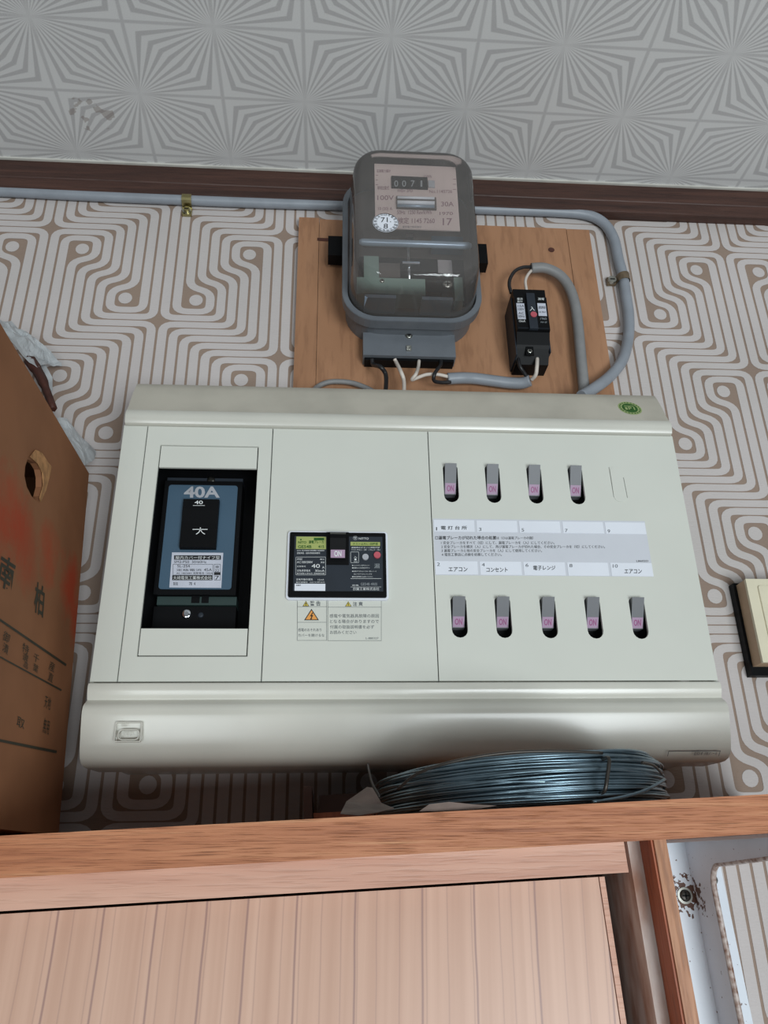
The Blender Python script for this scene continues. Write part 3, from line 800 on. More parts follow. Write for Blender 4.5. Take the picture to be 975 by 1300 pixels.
print_px([('漏電', 683, 378, 691, 381)], BF-.0003, M['white_ink'], t)
lb = pbox('rating_label', 683, 385, 693.5, 401, BF-.0003, .0003, M['sticker'], t)
print_px([('漏電遮断器', 683.8, 388.5, 692.5, 392), ('15A 30mA', 684, 395, 693, 397)], BF-.0005, M['ink'], lb)
print_px([('1965', 686, 403, 694, 406), ('NV-2F', 686.5, 408, 694.5, 410)], BF-.0003, M['dim_ink'], t)
screw('screw', 672.5, 446, .6128, .0027, t, proud=.0012)
pbox('screw_recess', 668, 440, 677.5, 451, .6119, .001, M['black'], t, .0004)
box('seam_line', bxl+.001, bxr-.001, BF-.0002, BF+.001, zm+.002, zm+.0024, M['charcoal'], t)

# ================================================================ DISTRIBUTION BOARD
XL, XR = -0.1648, 0.2852
ZT, ZL = 0.3211+ZC, 0.1166+ZC
db = thing('distribution_board', 'wide ivory electrical distribution board on the wall below the glass meter', 'electrical board', ((XL+XR)/2, WD, 0.052+ZC))
box('back_box', XL+.012, XR-.012, .600, WD, .064+ZC, .366+ZC, M['ivory_aged'], db, .002)
box('end_wall', XL, XL+.0025, .5615, .602, ZL-.001, ZT+.001, M['ivory'], db)
box('end_wall', XR-.0025, XR, .5615, .602, ZL-.001, ZT+.001, M['ivory'], db)
mid = (XL+XR)/2
# top rail: rounded lip, then a face that leans back
tp = [(.560, .3214), (.5575, .3222), (.5562, .3245), (.5556, .3280), (.5562, .3315), (.5582, .3345), (.602, .3345), (.602, .3214)]
tp = [(y, z+ZC) for y, z in tp]
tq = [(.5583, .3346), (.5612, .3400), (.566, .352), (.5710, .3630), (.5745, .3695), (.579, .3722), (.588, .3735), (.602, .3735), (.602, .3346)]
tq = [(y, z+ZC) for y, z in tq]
txo = lambda z: .0012+max(0, z-(.335+ZC))*.02
extrude_x('top_rail', tp, XL, XR, M['ivory_aged'], db, x0f=lambda p: XL+.0002+txo(p[1])+max(0, p[0]-.574)*.15, x1f=lambda p: XR-.0002-txo(p[1])-max(0, p[0]-.574)*.15, smooth=True)
extrude_x('top_slope', tq, XL, XR, M['ivory_darker'], db, x0f=lambda p: XL+.0002+txo(p[1])+max(0, p[0]-.574)*.15, x1f=lambda p: XR-.0002-txo(p[1])-max(0, p[0]-.574)*.15, smooth=True)
# bottom rail: rounded bead, groove, deep bulging band
bp_ = [(.560, .1163), (.5572, .1152), (.5562, .1130), (.5566, .1095), (.5582, .1060), (.5592, .1042), (.5580, .1030), (.5552, .1012), (.5534, .0990), (.5527, .0960), (.5531, .0925), (.5540, .0890), (.5552, .0845), (.5565, .0800), (.5580, .0750), (.5598, .0700), (.5622, .0660), (.5660, .0632), (.5715, .0616), (.578, .0612), (.602, .0612), (.602, .1163)]
bp_ = [(y, z+ZC) for y, z in bp_]
wd_ = lambda z: .0006*min(1, max(0, (z-(.0985+ZC))/.006))
extrude_x('bottom_rail', bp_, XL, XR, M['ivory_aged'], db, x0f=lambda p: XL+wd_(p[1])+max(0, p[0]-.565)*.08, x1f=lambda p: XR-wd_(p[1])-max(0, p[0]-.565)*.08, smooth=True)
# cover plates
G = .00035
xs = [XL+.0003, at(168.5, 700, PF).x, at(339.5, 700, PF).x, at(550, 700, PF).x, XR-.0003]
xs[1] = -0.1458; xs[2] = -0.0466; xs[3] = 0.0791
zlo, zhi = ZL+.0004, ZT-.0003
slab('edge_cover', [(xs[0], zlo), (xs[1]-G, zlo), (xs[1]-G, zhi), (xs[0], zhi)], PF, PF+.0025, M['ivory'], db, .0003)
# window for the main breaker
wx0 = (at(204, 564.3, PF).x+at(173.5, 833.4, PF).x)/2; wx1 = (at(328.8, 567.3, PF).x+at(313.5, 833.4, PF).x)/2
wz1 = at(266, 566, PF).z; wz0 = at(243, 833.4, PF).z
hz1 = at(264, 594, PF).z; hz0 = at(247, 798, PF).z
hx0 = wx0+.0004; hx1 = wx1-.0004
slab('left_cover', [(xs[1]+G, zlo), (xs[2]-G, zlo), (xs[2]-G, zhi), (xs[1]+G, zhi)], PF, PF+.0025, M['ivory'], db, .0003, holes=[[(wx0, wz0), (wx1, wz0), (wx1, wz1), (wx0, wz1)]])
box('knockout_plate', wx0+.0008, wx1-.0008, PF+.0001, PF+.0022, hz1, wz1-.0008, M['ivory'], db)
box('knockout_plate', wx0+.0008, wx1-.0008, PF+.0001, PF+.0022, wz0+.0008, hz0, M['ivory'], db)
box('cavity_back', xs[1]+.002, xs[2]-.002, .5975, .5995, zlo, zhi, M['black'], db)
for n_, (a, b) in {'cavity_wall': (xs[1]+.0010, xs[1]+.0024)}.items():
    box(n_, a, b, PF+.0028, .5975, zlo+.002, zhi-.002, M['black'], db)
box('cavity_wall', xs[2]-.0024, xs[2]-.0010, PF+.0028, .5975, zlo+.002, zhi-.002, M['black'], db)
# a lining right behind the seam lines keeps them dark
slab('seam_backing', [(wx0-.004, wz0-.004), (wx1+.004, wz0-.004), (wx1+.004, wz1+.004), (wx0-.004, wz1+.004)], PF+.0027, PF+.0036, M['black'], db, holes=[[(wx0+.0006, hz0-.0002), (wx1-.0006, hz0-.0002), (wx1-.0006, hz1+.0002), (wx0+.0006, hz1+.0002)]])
for k, x in enumerate(xs[1:4]):
    box('seam_strip', x-.0015, x+.0015, PF+.0026, PF+.0034, zlo, zhi, M['ink_soft'], db)
slab('middle_cover', [(xs[2]+G, zlo), (xs[3]-G, zlo), (xs[3]-G, zhi), (xs[2]+G, zhi)], PF, PF+.0025, M['ivory'], db, .0003)

# main 40A breaker
MF = .577
mb = [(at(214.5, 616, MF).x+at(201, 748, MF).x)/2, (at(301.5, 616, MF).x+at(294, 748, MF).x)/2]
mz1, mz0 = at(258, 616, MF).z, at(248, 748, MF).z
mk = box('main_breaker', mb[0]-.0035, mb[1]+.0035, MF+.0008, .5974, mz0-.004, mz1+.004, M['black'], db, .001)
slab('face_plate', rrect(mb[0], mz0, mb[1], mz1, .0022, 4), MF, MF+.0010, M['bluegrey'], mk)
rx_ = [(at(233.5, 634, MF).x+at(229.5, 697, MF).x)/2, (at(278.5, 634, MF).x+at(275.7, 697, MF).x)/2]
rz1, rz0 = at(256, 633.5, MF-.004).z, at(253, 697.5, MF-.001).z
extrude_x('switch_rocker', [(MF, rz1), (MF-.0048, rz1-.0005), (MF-.0050, rz1-.010), (MF-.0042, (rz0+rz1)/2), (MF-.0040, rz0+.001), (MF, rz0)], rx_[0], rx_[1], M['black'], mk)
print_px([('40A', 233.5, 617.5, 279, 632)], MF-.0003, M['grey_btn'], mk, .03)
print_px([('40', 247, 635.5, 257.5, 640)], MF-.0054, M['white_ink'], mk, .01, rects=[(245, 641.5, 260, 642)])
print_px([('人', 248.5, 669.5, 260.5, 678.5)], MF-.0054, M['white_ink'], mk, .0, rects=[(244.5, 671.6, 263.5, 672.5)])
sk = slab('rating_sticker', [(at(a, b, MF).x, at(a, b, MF).z) for a, b in ((215, 746), (281, 746.5), (283.5, 702), (218.5, 701.5))], MF-.0004, MF, M['sticker'], mk)
print_px([('SM2-P50  50/60Hz', 221, 711.8, 262, 714.8), ('SL-2S4', 225, 717, 241, 720.3), ('定格電流', 224, 722.2, 256, 725), ('45A', 259, 721.5, 269, 725.2), ('AC 100/200V 遮断電流 1500A', 224, 726.2, 270, 729),
          ('製造', 220, 739, 226, 743), ('78  4', 240, 739, 248, 743), ('検', 273.5, 718, 278, 721.5), ('22', 273, 722.5, 278, 726), ('7', 273, 731, 278, 736)], MF-.0006, M['ink'], mk, .0,
         rects=frame_rects(219.5, 716.2, 270.5, 730.2, .4)+frame_rects(271.8, 716.2, 280, 736.6, .4)+[(221, 705, 280.5, 710.6), (218.6, 730.4, 269.8, 736.6), (271.8, 726.4, 280, 730)])
print_px([('屋内カバー付ナイフ型', 222.5, 705.8, 279, 710), ('大崎電気工業株式会社', 219.8, 731.2, 268.8, 735.9)], MF-.0008, M['white_ink'], mk, .0)
# lower terminals
box('terminal_cover', mb[0]-.001, mb[1]+.004, .5815, .5974, at(245, 768, .5815).z, mz0-.0045, M['teal'], mk, .0008)
for a, b in ((243, 253.5), (256, 265)):
    pbox('terminal_arch', a, 755.5, b, 765.5, .5812, .001, M['black'], mk, .0004)
box('terminal_base', mb[0]-.003, mb[1]+.004, .5825, .5974, hz0-.004, at(245, 770, .5825).z, M['black'], mk, .0008)
screw('terminal_screw', 236.8, 779.5, .5825, .0038, mk, M['chrome'])
screw('terminal_screw', 255, 781, .5830, .0022, mk, M['charcoal'])
box('terminal_base', mb[0]-.003, mb[1]+.003, .5825, .5974, mz1+.0045, hz1+.002, M['charcoal'], mk, .0008)
screw('terminal_screw', 268, 610, .5825, .0032, mk, M['zinc'])

# right cover with lever slots
slots = []; levers = []
top_x = [572.5, 626, 679.3, 732]; bot_x = [583, 639.2, 696.8, 754, 811]
for i, cx in enumerate(top_x): slots.append((cx, 589.5+i*.9, cx+0, 637.5+i*.9, 20.5))
for i, cx in enumerate(bot_x): slots.append((cx, 757+i*.3, cx, 809.5+i*.4, 20.5))
holes = []; info = []
for (cx, y0, _, y1, wpx) in slots:
    cy = (y0+y1)/2; x = at(cx, cy, PF).x; hwd = .0059
    za, zb_ = at(cx, y0, PF).z, at(cx, y1, PF).z
    pts = []
    for j in range(9):
        a = math.radians(180*j/8); pts.append((x+hwd*math.cos(a), za-.0035+.0035*math.sin(a)))
    for j in range(9):
        a = math.radians(180+180*j/8); pts.append((x+hwd*math.cos(a), zb_+hwd+hwd*math.sin(a)))
    holes.append(pts); info.append((x, za, zb_))
for (a_, b_, c_, d_) in ((773, 593, 779.3, 631), (791.5, 606, 796.5, 632)):
    q0, q1 = at(a_, b_, PF), at(c_, d_, PF); holes.append([(q0.x-.0002, q0.z), (q1.x-.0002, q1.z), (q1.x+.0002, q1.z), (q0.x+.0002, q0.z)])
slab('right_cover', [(xs[3]+G, zlo), (xs[4], zlo), (xs[4], zhi), (xs[3]+G, zhi)], PF, PF+.0025, M['ivory'], db, .0003, holes=holes)
for za, zb_ in ((info[0][1]+.012, info[0][2]-.01), (info[4][1]+.012, info[4][2]-.01)):
    box('branch_breaker_block', xs[3]+.006, XR-.012, .5735, .5985, zb_, za, M['black'], db, .001)
nm = ['first', 'second', 'third', 'fourth', 'fifth']
for i, (x, za, zb_) in enumerate(info):
    h = za-zb_; z1 = za-.0004; z0 = zb_+h*.29; a = .0046
    y1_, y0_ = PF-.0050, PF+.0065
    bm = bmesh.new()
    # lever: top stands proud, bottom runs into the slot
    c8 = [Vector((x-a, y0_, z0)), Vector((x+a, y0_, z0)), Vector((x+a, y1_, z1-.0012)), Vector((x-a, y1_, z1-.0012)),
          Vector((x-a, PF+.013, z0)), Vector((x+a, PF+.013, z0)), Vector((x+a, PF+.011, z1)), Vector((x-a, PF+.011, z1))]
    add_hexa(bm, c8)
    lv = from_bm('switch_lever', bm, M['lever'], db, bevel=.0004)
    def lp(u, v, off=.0003):
        p = (c8[0]*(1-u)+c8[1]*u)*(1-v)+(c8[3]*(1-u)+c8[2]*u)*v; return (p.x, p.y-off, p.z)
    me = bpy.data.meshes.new('on_label'); me.from_pydata([lp(.04, .02), lp(.96, .02), lp(.96, .36), lp(.04, .36)], [], [(0, 1, 2, 3)])
    ol = link('on_label', me, M['pink'], lv)
    textmesh([('ON', .2, .09, .8, .29)], lambda u, v: lp(u, v, .0005), 'lettering', M['magenta'], lv, .02)
# blank knock-out in the fifth upper place
kx = at(784.5, 614, PF).x; kz1, kz0 = at(782, 592, PF).z, at(787, 637, PF).z
kp = rrect(kx-.0055, kz0, kx+.0055, kz1, .0045, 5)
slab('blank_knockout', rrect(kx-.0050, kz0, kx+.0050, kz1, .0045, 5), PF-.0003, PF+.001, M['ivory'], db, .0002)
# circuit name cards and the instruction strip
st = pbox('instruction_strip', 551, 660, 824, 731, PF-.0002, .0002, M['grey_label'], db)
# follow the board's own plane: rows step down slightly to the right in the photograph
r1 = [(550.8, 602.2), (605.2, 656.6), (659.4, 711.2), (714.6, 766), (768.6, 819.5)]
r2 = [(552.5, 606.5), (609.5, 662), (665, 717.6), (720.8, 772.5), (775.8, 828.5)]
t1 = ['1', '3', '5', '7', '9']; t2 = ['2', '4', '6', '8', '10']
w1 = ['電 灯 台 所', None, None, None, None]; w2 = ['エアコン', 'コンセント', '電子レンジ', None, 'エアコン']
for i in range(5):
    dy = i*.75
    cd = pbox('circuit_card', r1[i][0], 660.2+dy, r1[i][1], 674.8+dy, PF-.0005, .0004, M['white_label'], db)
    L_ = [(t1[i], r1[i][0]+2.8, 669.2+dy, r1[i][0]+(6 if i else 4), 673.3+dy)]
    print_px(L_, PF-.0007, M['ink_soft'] if i else M['ink'], cd)
    if w1[i]: print_px([(w1[i], r1[i][0]+9, 667.5, r1[i][0]+42, 672.5)], PF-.0007, M['ink'], cd, .01, 'handwriting')
    cd = pbox('circuit_card', r2[i][0], 712.4+dy*.75, r2[i][1], 729.2+dy*.75, PF-.0005, .0004, M['white_label'], db)
    print_px([(t2[i], r2[i][0]+2.2, 714.2+dy*.75, r2[i][0]+(6 if i < 4 else 8.5), 718.4+dy*.75)], PF-.0007, M['ink_soft'], cd)
    if w2[i]:
        a = {0: 17, 1: 8, 2: 12, 4: 17}[i]; b = {0: 41, 1: 35, 2: 40, 4: 39}[i]; yy = {0: 720, 1: 720.5, 2: 718.2, 4: 722.5}[i]
        print_px([(w2[i], r2[i][0]+a, yy, r2[i][0]+b, yy+5.6)], PF-.0007, M['ink'], cd, .01, 'handwriting')
print_px([('□漏電ブレーカが切れた場合の処置', 552.6, 680.3, 630, 685), ], PF-.0004, M['ink'], st, .012)
print_px([('は（○は漏電ブレーカの図）', 630.5, 681, 677, 684.8),
          ('1 安全ブレーカをすべて（切）にして、漏電ブレーカを（入）にしてください。', 560, 687, 704, 691),
          ('2 安全ブレーカを順次（入）にして、再び漏電ブレーカが切れた場合、その安全ブレーカを（切）にしてください。', 560.3, 692, 768, 696),
          ('3 漏電ブレーカと他の安全ブレーカを（入）にして使用してください。', 560.6, 697, 688, 701),
          ('4 電気工事店に点検を依頼してください。', 560.8, 702, 637, 706)], PF-.0004, M['ink'], st)
print_px([('L8602D', 808, 711, 823, 713.4)], PF-.0004, M['ink'], st, 0, 'code_lettering')

# leakage breaker in its white bezel
LF = .5555
lx0 = (at(368.4, 675, LF).x+at(365.4, 758, LF).x)/2; lx1 = (at(489.6, 677, LF).x+at(491, 758, LF).x)/2
lz1, lz0 = at(429, 676, LF).z, at(428, 758, LF).z
lk = slab('leakage_breaker', rrect(lx0, lz0, lx1, lz1, .0012, 3), LF, PF+.0005, M['black'], db, .0006)
slab('bezel', rrect(lx0-.0016, lz0-.0016, lx1+.0016, lz1+.0016, .0025, 4), LF+.0018, PF+.0002, M['white_label'], lk, .0005, holes=[rrect(lx0, lz0, lx1, lz1, .0012, 3)])
pbox('face_plate', 373, 681, 486, 750.5, LF-.0004, .0006, M['charcoal'], lk, .0002)
rec = pbox('lever_recess', 414.5, 675.5, 443, 717, LF-.0008, .0006, M['black'], lk, .0003)
a0, a1 = at(419, 690, LF-.006).x, at(439, 690, LF-.006).x
extrude_x('lever', [(LF-.0008, at(430, 676, LF).z), (LF-.0105, at(430, 678, LF-.0105).z), (LF-.0110, at(430, 683, LF-.011).z), (LF-.0026, at(430, 709, LF-.0026).z), (LF-.0008, at(430, 710, LF).z)], a0, a1, M['black'], lk)
zA, zB = at(430, 698.5, LF-.0055).z, at(430, 708.5, LF-.003).z
def lvp(u, v):
    return (a0+(a1-a0)*(.05+.9*u), LF-.0033-(.0029)*v-.0003, zB+(zA-zB)*v)
me = bpy.data.meshes.new('on_label'); me.from_pydata([lvp(0, 0), lvp(1, 0), lvp(1, 1), lvp(0, 1)], [], [(0, 1, 2, 3)])
link('on_label', me, M['pink'], lk)
textmesh([('ON', .25, .15, .75, .85)], lambda u, v: (lvp(u, v)[0], lvp(u, v)[1]-.0003, lvp(u, v)[2]), 'lettering', M['white_ink'], lk, .02)
LY = LF-.0006
pbox('yellow_label', 376, 681.3, 414, 697, LY, .0003, M['lime'], lk)
print_px([('NITO', 378.5, 687, 389, 690), ('漏電ブレーカ', 392, 686, 411, 690), ('GE54B', 378.3, 692.2, 395.5, 695.8), ('415', 404, 692.2, 411.5, 695.6), ('●', 381, 684, 383, 686)], LY-.0002, M['green_dark'], lk, .02, rects=[(398.5, 682.7, 411.5, 686)])
print_px([('OC付 単3中性線欠相保護付 高感度形', 377, 698, 412, 699.8), ('漏電保護・過負荷短絡保護用', 377, 701, 406, 703.3), ('定格電圧', 377, 708.5, 384, 711), ('単3', 406, 709, 411.5, 711),
          ('AC100/200V', 377, 712.2, 397, 715), ('3P2E', 407, 713, 412, 715), ('定格電流', 377, 718, 388, 720), ('40', 395.5, 716, 406, 721), ('A', 409, 719, 412, 721.6),
          ('定格感度電流', 377, 723, 394, 725.8), ('30mA', 400, 723.2, 412, 726), ('動作時間 0.1秒以内  定格遮断容量', 377, 727, 412, 729),
          ('定格不動作電流', 376, 734.3, 397, 737), ('15mA', 403.5, 735, 411.5, 737), ('動作過電圧  125V 0.5秒以内', 376, 738.2, 412, 740)], LY-.0002, M['white_ink'], lk, 0, rects=frame_rects(375.5, 707, 413.5, 730, .35))
pbox('blank_label', 374, 741, 413, 750, LY-.0001, .0004, M['white_label'], lk)
print_px([('製造番号', 376, 742.2, 382, 743.8)], LY-.0003, M['ink'], lk, .02)
pbox('yellow_label', 445, 688, 482.5, 692.8, LY, .0003, M['lime'], lk)
print_px([('テストは月に1回程度', 448, 689, 480, 692)], LY-.0002, M['green_dark'], lk, .02)
print_px([('〶', 448, 680.5, 454, 685.5), ('NITTO', 455.5, 682.5, 468, 685), ('漏電表示ボタンと感度切替', 446, 694.2, 482, 696), ('テストボタン（灰）リセット（赤）', 446, 697, 482.5, 699), ('入', 449, 706, 453.5, 708.2), ('■', 450, 709, 452.5, 711.2), ('切', 449, 712, 453.5, 713.6),
          ('●テストボタンを押すとレバー', 447, 717, 469.5, 718.6), ('●漏電のときは表示ボタン', 447, 720, 469.5, 721.8), ('●過電流で切れたときは一度レバーを', 447, 724.5, 478, 726), ('切に下げてから入にする', 449, 728, 472, 729.6), ('●取扱説明書をお読みください', 447, 731.3, 473, 733), ('定格', 447, 742, 455.5, 744),
          ('日東工業株式会社', 448.5, 746, 481.5, 749.5)], LY-.0002, M['white_ink'], lk, 0, rects=frame_rects(445, 700.5, 455.5, 714.5, .35)+[(445, 734.3, 484, 734.7), (445, 745, 484, 745.3)])
print_px([('GE54B 4R0S', 458, 739.8, 479, 743.2), ('漏', 475, 715.5, 482, 721.5)], LY-.0002, M['dim_ink'], lk)
for px_, py_, r_, mm in ((463.8, 708, .0024, 'grey_btn'), (478.7, 705.6, .0026, 'red')):
    q = at(px_, py_, LF); disc_y('test_button' if mm == 'grey_btn' else 'reset_button', q.x, LF-.0022, LF, q.z, r_, M[mm], lk, 20, .0004)
# warning stickers
y_ = PF-.0002
wl = pbox('warning_sticker', 377.3, 762, 414.8, 813.2, y_, .0002, M['ivory'], db)
print_px([('警 告', 393.5, 763.2, 407, 769.2)], y_-.0002, M['ink_soft'], wl, .02, rects=frame_rects(377.3, 762, 414.8, 813.2, .4)+[(377.3, 770, 414.8, 770.4), (377.3, 789.8, 414.8, 790.2)])
print_px([('感電のおそれあり', 378.5, 797.6, 408, 801.6), ('カバーを開けるな', 378.5, 804.6, 412, 808.4)], y_-.0002, M['ink_soft'], wl)
wl2 = pbox('caution_sticker', 416, 762, 484.3, 813.5, y_, .0002, M['ivory'], db)
print_px([('注 意', 448, 764, 460.5, 769.6)], y_-.0002, M['ink_soft'], wl2, .02, rects=frame_rects(416, 762, 484.3, 813.5, .4)+[(416, 770.6, 484.3, 771)])
print_px([('感電や電気器具故障の原因', 418.5, 779.5, 481, 784.2), ('となる場合がありますので', 418.8, 786.5, 481, 791.2), ('付属の取扱説明書を必ず', 419, 793.6, 475, 798.2), ('お読みください', 419, 800.4, 452.5, 805), ('L-880327', 464.5, 809, 480.5, 811.5)], y_-.0002, M['ink_soft'], wl2)


def tri(cx, py0, py1, wpx, parent, big):
    p = [at(cx, py0, y_), at(cx-wpx, py1, y_), at(cx+wpx, py1, y_)]
    c = (p[0]+p[1]+p[2])/3
    def mk_(s, off, m_, nme):
        me = bpy.data.meshes.new(nme); me.from_pydata([((q-c)*s+c-Vector((0, off, 0)))[:] for q in p], [], [(0, 1, 2)])
        return link(nme, me, m_, parent)
    mk_(1.0, .0002, M['ink'], 'warning_triangle'); mk_(.80, .0003, M['orange'] if big else M['yellow'], 'triangle_fill')
    if big:
        q = c; u = .0011
        V = [(q.x+a*u, y_-.0005, q.z+b*u) for a, b in ((.5, 2.6), (-1.1, -.1), (0, .1), (-.5, -1.5), (-.9, -1.2), (-.5, -2.6), (.6, -1.2), (.1, -1.3), (1.1, .9), (0, .7), (1.1, 2.4))]
        me = bpy.data.meshes.new('lightning_bolt'); me.from_pydata(V, [], [tuple(range(len(V)))]); link('lightning_bolt', me, M['ink'], parent)
    else:
        print_px([('!', cx-.7, py0+2.4, cx+.7, py1-1)], y_-.0005, M['ink'], parent)


tri(388.4, 763, 769.8, 4.2, wl, False); tri(395.5, 773, 787.5, 9.4, wl, True); tri(442.2, 763.6, 770, 4.2, wl2, False)

# green approval sticker on the leaning top face
ga = Vector((0, .5612, .3400+ZC)); gb = Vector((0, .5710, .3630+ZC)); gd = (gb-ga).normalized(); gn = Vector((1, 0, 0)).cross(gd).normalized()
if gn.y > 0: gn = -gn
gc = onplane(799.5, 518.5, ga, gn)


def gp(u, v, off): return tuple(gc+Vector((u, 0, 0))+gd*v+gn*off)


def gell(rx, rz, off, m_, nme, par):
    me = bpy.data.meshes.new(nme); me.from_pydata([gp(rx*math.cos(a*math.pi/16)+.0, rz*math.sin(a*math.pi/16)-.10*rx*math.cos(a*math.pi/16), off) for a in range(32)], [], [tuple(range(32))])
    return link(nme, me, m_, par)


gs = gell(.0100, .0092, .0003, M['green_pale'], 'approval_sticker', db)
gell(.0066, .0064, .0005, M['green_dark'], 'sticker_centre', gs)
V = []; F = []
for a, b, c_, d_ in ((-.0045, .0022, .0036, .0030), (-.0045, -.0030, -.0024, .0008), (.0030, -.0030, .0040, .0016)):
    k = len(V); V += [gp(a, b, .0007), gp(c_, b, .0007), gp(c_, d_, .0007), gp(a, d_, .0007)]; F.append((k, k+1, k+2, k+3))
me = bpy.data.meshes.new('emblem'); me.from_pydata(V, [], F); link('emblem', me, M['green_pale'], gs)
textmesh([('P', -.0016, -.0028, .0014, .0014)], lambda u, v: gp(u, v, .0007), 'emblem_letter', M['green_pale'], gs, .03)
V = []; F = []
for i in range(20):
    a = 2*math.pi*i/20; r0, r1_ = .0078, .0090; da = .09; k = len(V)
    for rr, aa in ((r0, a-da), (r0, a+da), (r1_, a+da), (r1_, a-da)): V.append(gp(rr*math.cos(aa), rr*.92*math.sin(aa)-.1*rr*math.cos(aa), .0005))
    F.append((k, k+1, k+2, k+3))
me = bpy.data.meshes.new('rim_lettering'); me.from_pydata(V, [], F); link('rim_lettering', me, M['green_dark'], gs)

# moulded maker's mark on the bottom rail and the clear label at its right end
e0, e1 = at(145.5, 932, .5525).x, at(179.5, 932, .5525).x; f1, f0 = at(162, 916.5, .5525).z, at(162, 942.5, .5535).z


def raised(nme, pts, holes, yb):
    return slab(nme, pts, yb-.0009, yb+.002, M['ivory_aged'], db, holes=holes)


raised('moulded_mark', rrect(e0, f0, e1, f1, .001), [rrect(e0+.0007, f0+.0007, e1-.0007, f1-.0007, .0006)], .5525)
raised('moulded_mark', rrect(e0+.002, f0+.0012, e1-.001, f0+.0085, .0033), [rrect(e0+.0027, f0+.0019, e1-.0017, f0+.0078, .0026)], .5530)
textmesh([('NITO', e0+.0045, f0+.0030, e1-.0045, f0+.0066), ('△', e0+.004, f0+.010, e0+.008, f0+.0135)], lambda u, v: (u, .5518, v), 'moulded_letters', M['ivory_aged'], db)
rl = [(at(848, 954.5, .559).x, .0006), (at(914, 954.5, .559).x, .0006)]
V = []; F = []
for (x_, y0_, x1_, yy0, zz0, yy1, zz1) in ((rl[0][0], 0, rl[1][0], .5586, .0668, .5582, .0672), (rl[0][0], 0, rl[0][0]+.0004, .5622, .0640, .5582, .0672), (rl[1][0]-.0004, 0, rl[1][0], .5622, .0640, .5582, .0672)):
    k = len(V); V += [(x_, yy0-.0006, zz0+ZC), (x1_, yy0-.0006, zz0+ZC), (x1_, yy1-.0006, zz1+ZC), (x_, yy1-.0006, zz1+ZC)]; F.append((k, k+1, k+2, k+3))
me = bpy.data.meshes.new('small_label'); me.from_pydata(V, [], F); link('small_label', me, M['ink_soft'], db)
textmesh([('電気設備  点検済シール', rl[0][0]+.019, 0, rl[1][0]-.002, 1)], lambda u, v: (u, .5620-.0032*v-.0006, .0645+.0020*v+ZC), 'lettering', M['ink_soft'], db)

# ================================================================ SHELF BOARD, CABINET
SF = .44
o = box('shelf_board', -.62, .335, SF, WD, -.0195, 0, M['shelf_wood'], None, .0012, T=S)
tag(o, 'brown wooden shelf board across the wall below the distribution board', 'shelf')
T_ = -.0195
_, zr0 = sl(500, 1126, .452)
xr, _ = sl(797, 1100, .452)
cab = thing('cabinet', 'low wooden cabinet with a pink woodgrain sliding door under the shelf', 'cabinet', S(-.1, .5, -.62))
box('top_rail', -.60, xr, .452, .474, zr0, T_, M['rail_wood'], cab, .0008, T=S)
_, zg = sl(500, 1125, .472)
box('door_track', -.60, sl(767, 1110, .472)[0], .472, .4765, zg, zr0-.0003, M['rail_wood'], cab, .0005, T=S)
xd = sl(761, 1120, .478)[0]; xe = sl(768.5, 1120, .478)[0]; zd = sl(500, 1129.5, .478)[1]
dr = box('sliding_door', -.60, xd-.0003, .478, .496, -.60, zd, M['laminate'], cab, .0006, T=S)
box('door_edge_strip', xd+.0003, xe, .478, .496, -.60, zd, M['rail_wood'], dr, .0004, T=S)
xp0 = sl(834, 1090, .442)[0]; xp1 = sl(850, 1090, .442)[0]
box('front_post', xp0, xp1, .442, .460, -.60, T_, M['post_wood'], cab, .0006, T=S)
box('post_side_facing', xp0-.0012, xp0, .4432, .460, -.60, T_, M['orange_wood'], cab, T=S)
xw0 = sl(800, 1095, .461)[0]
box('side_panel', xw0, xp1, .4605, WD, -.60, T_, M['worn'], cab, .0006, T=S)
box('inner_lining', xw0-.010, xw0-.0003, .512, WD-.01, -.60, T_, M['dark_wood'], cab, T=S)
box('back_panel', -.60, xw0-.011, WD-.012, WD-.002, -.60, T_, M['dark_wood'], cab, T=S)
box('bottom_panel', -.60, xp1, .4665, WD, -.62, -.601, M['dark_wood'], cab, T=S)

# shelf bracket of pressed steel
def rustmat():
    m = mat('rusty_white_paint', (214, 220, 228), 0.42, var=0.02, scale=30, bump=0.08)
    N = m.node_tree.nodes; L = m.node_tree.links; b = N['Principled BSDF']; base = b.inputs['Base Color'].links[0].from_socket
    tc = N.new('ShaderNodeTexCoord'); n = N.new('ShaderNodeTexNoise'); n.inputs['Scale'].default_value = 260; n.inputs['Detail'].default_value = 4; L.new(tc.outputs['Object'], n.inputs['Vector'])
    sc_ = at(871, 1137, .645)
    d = N.new('ShaderNodeVectorMath'); d.operation = 'DISTANCE'; d.inputs[1].default_value = sc_; L.new(tc.outputs['Object'], d.inputs[0])
    mr = N.new('ShaderNodeMapRange'); mr.inputs['From Min'].default_value = .004; mr.inputs['From Max'].default_value = .022; mr.inputs['To Min'].default_value = .22; mr.inputs['To Max'].default_value = -.10
    L.new(d.outputs['Value'], mr.inputs['Value'])
    ad = N.new('ShaderNodeMath'); ad.operation = 'ADD'; L.new(n.outputs['Fac'], ad.inputs[0]); L.new(mr.outputs[0], ad.inputs[1])
    g = N.new('ShaderNodeMath'); g.operation = 'GREATER_THAN'; L.new(ad.outputs[0], g.inputs[0]); g.inputs[1].default_value = .60
    mx = N.new('ShaderNodeMixRGB'); L.new(g.outputs[0], mx.inputs[0]); L.new(base, mx.inputs[1]); mx.inputs[2].default_value = lin((92, 62, 50)); L.new(mx.outputs[0], b.inputs['Base Color'])
    return m


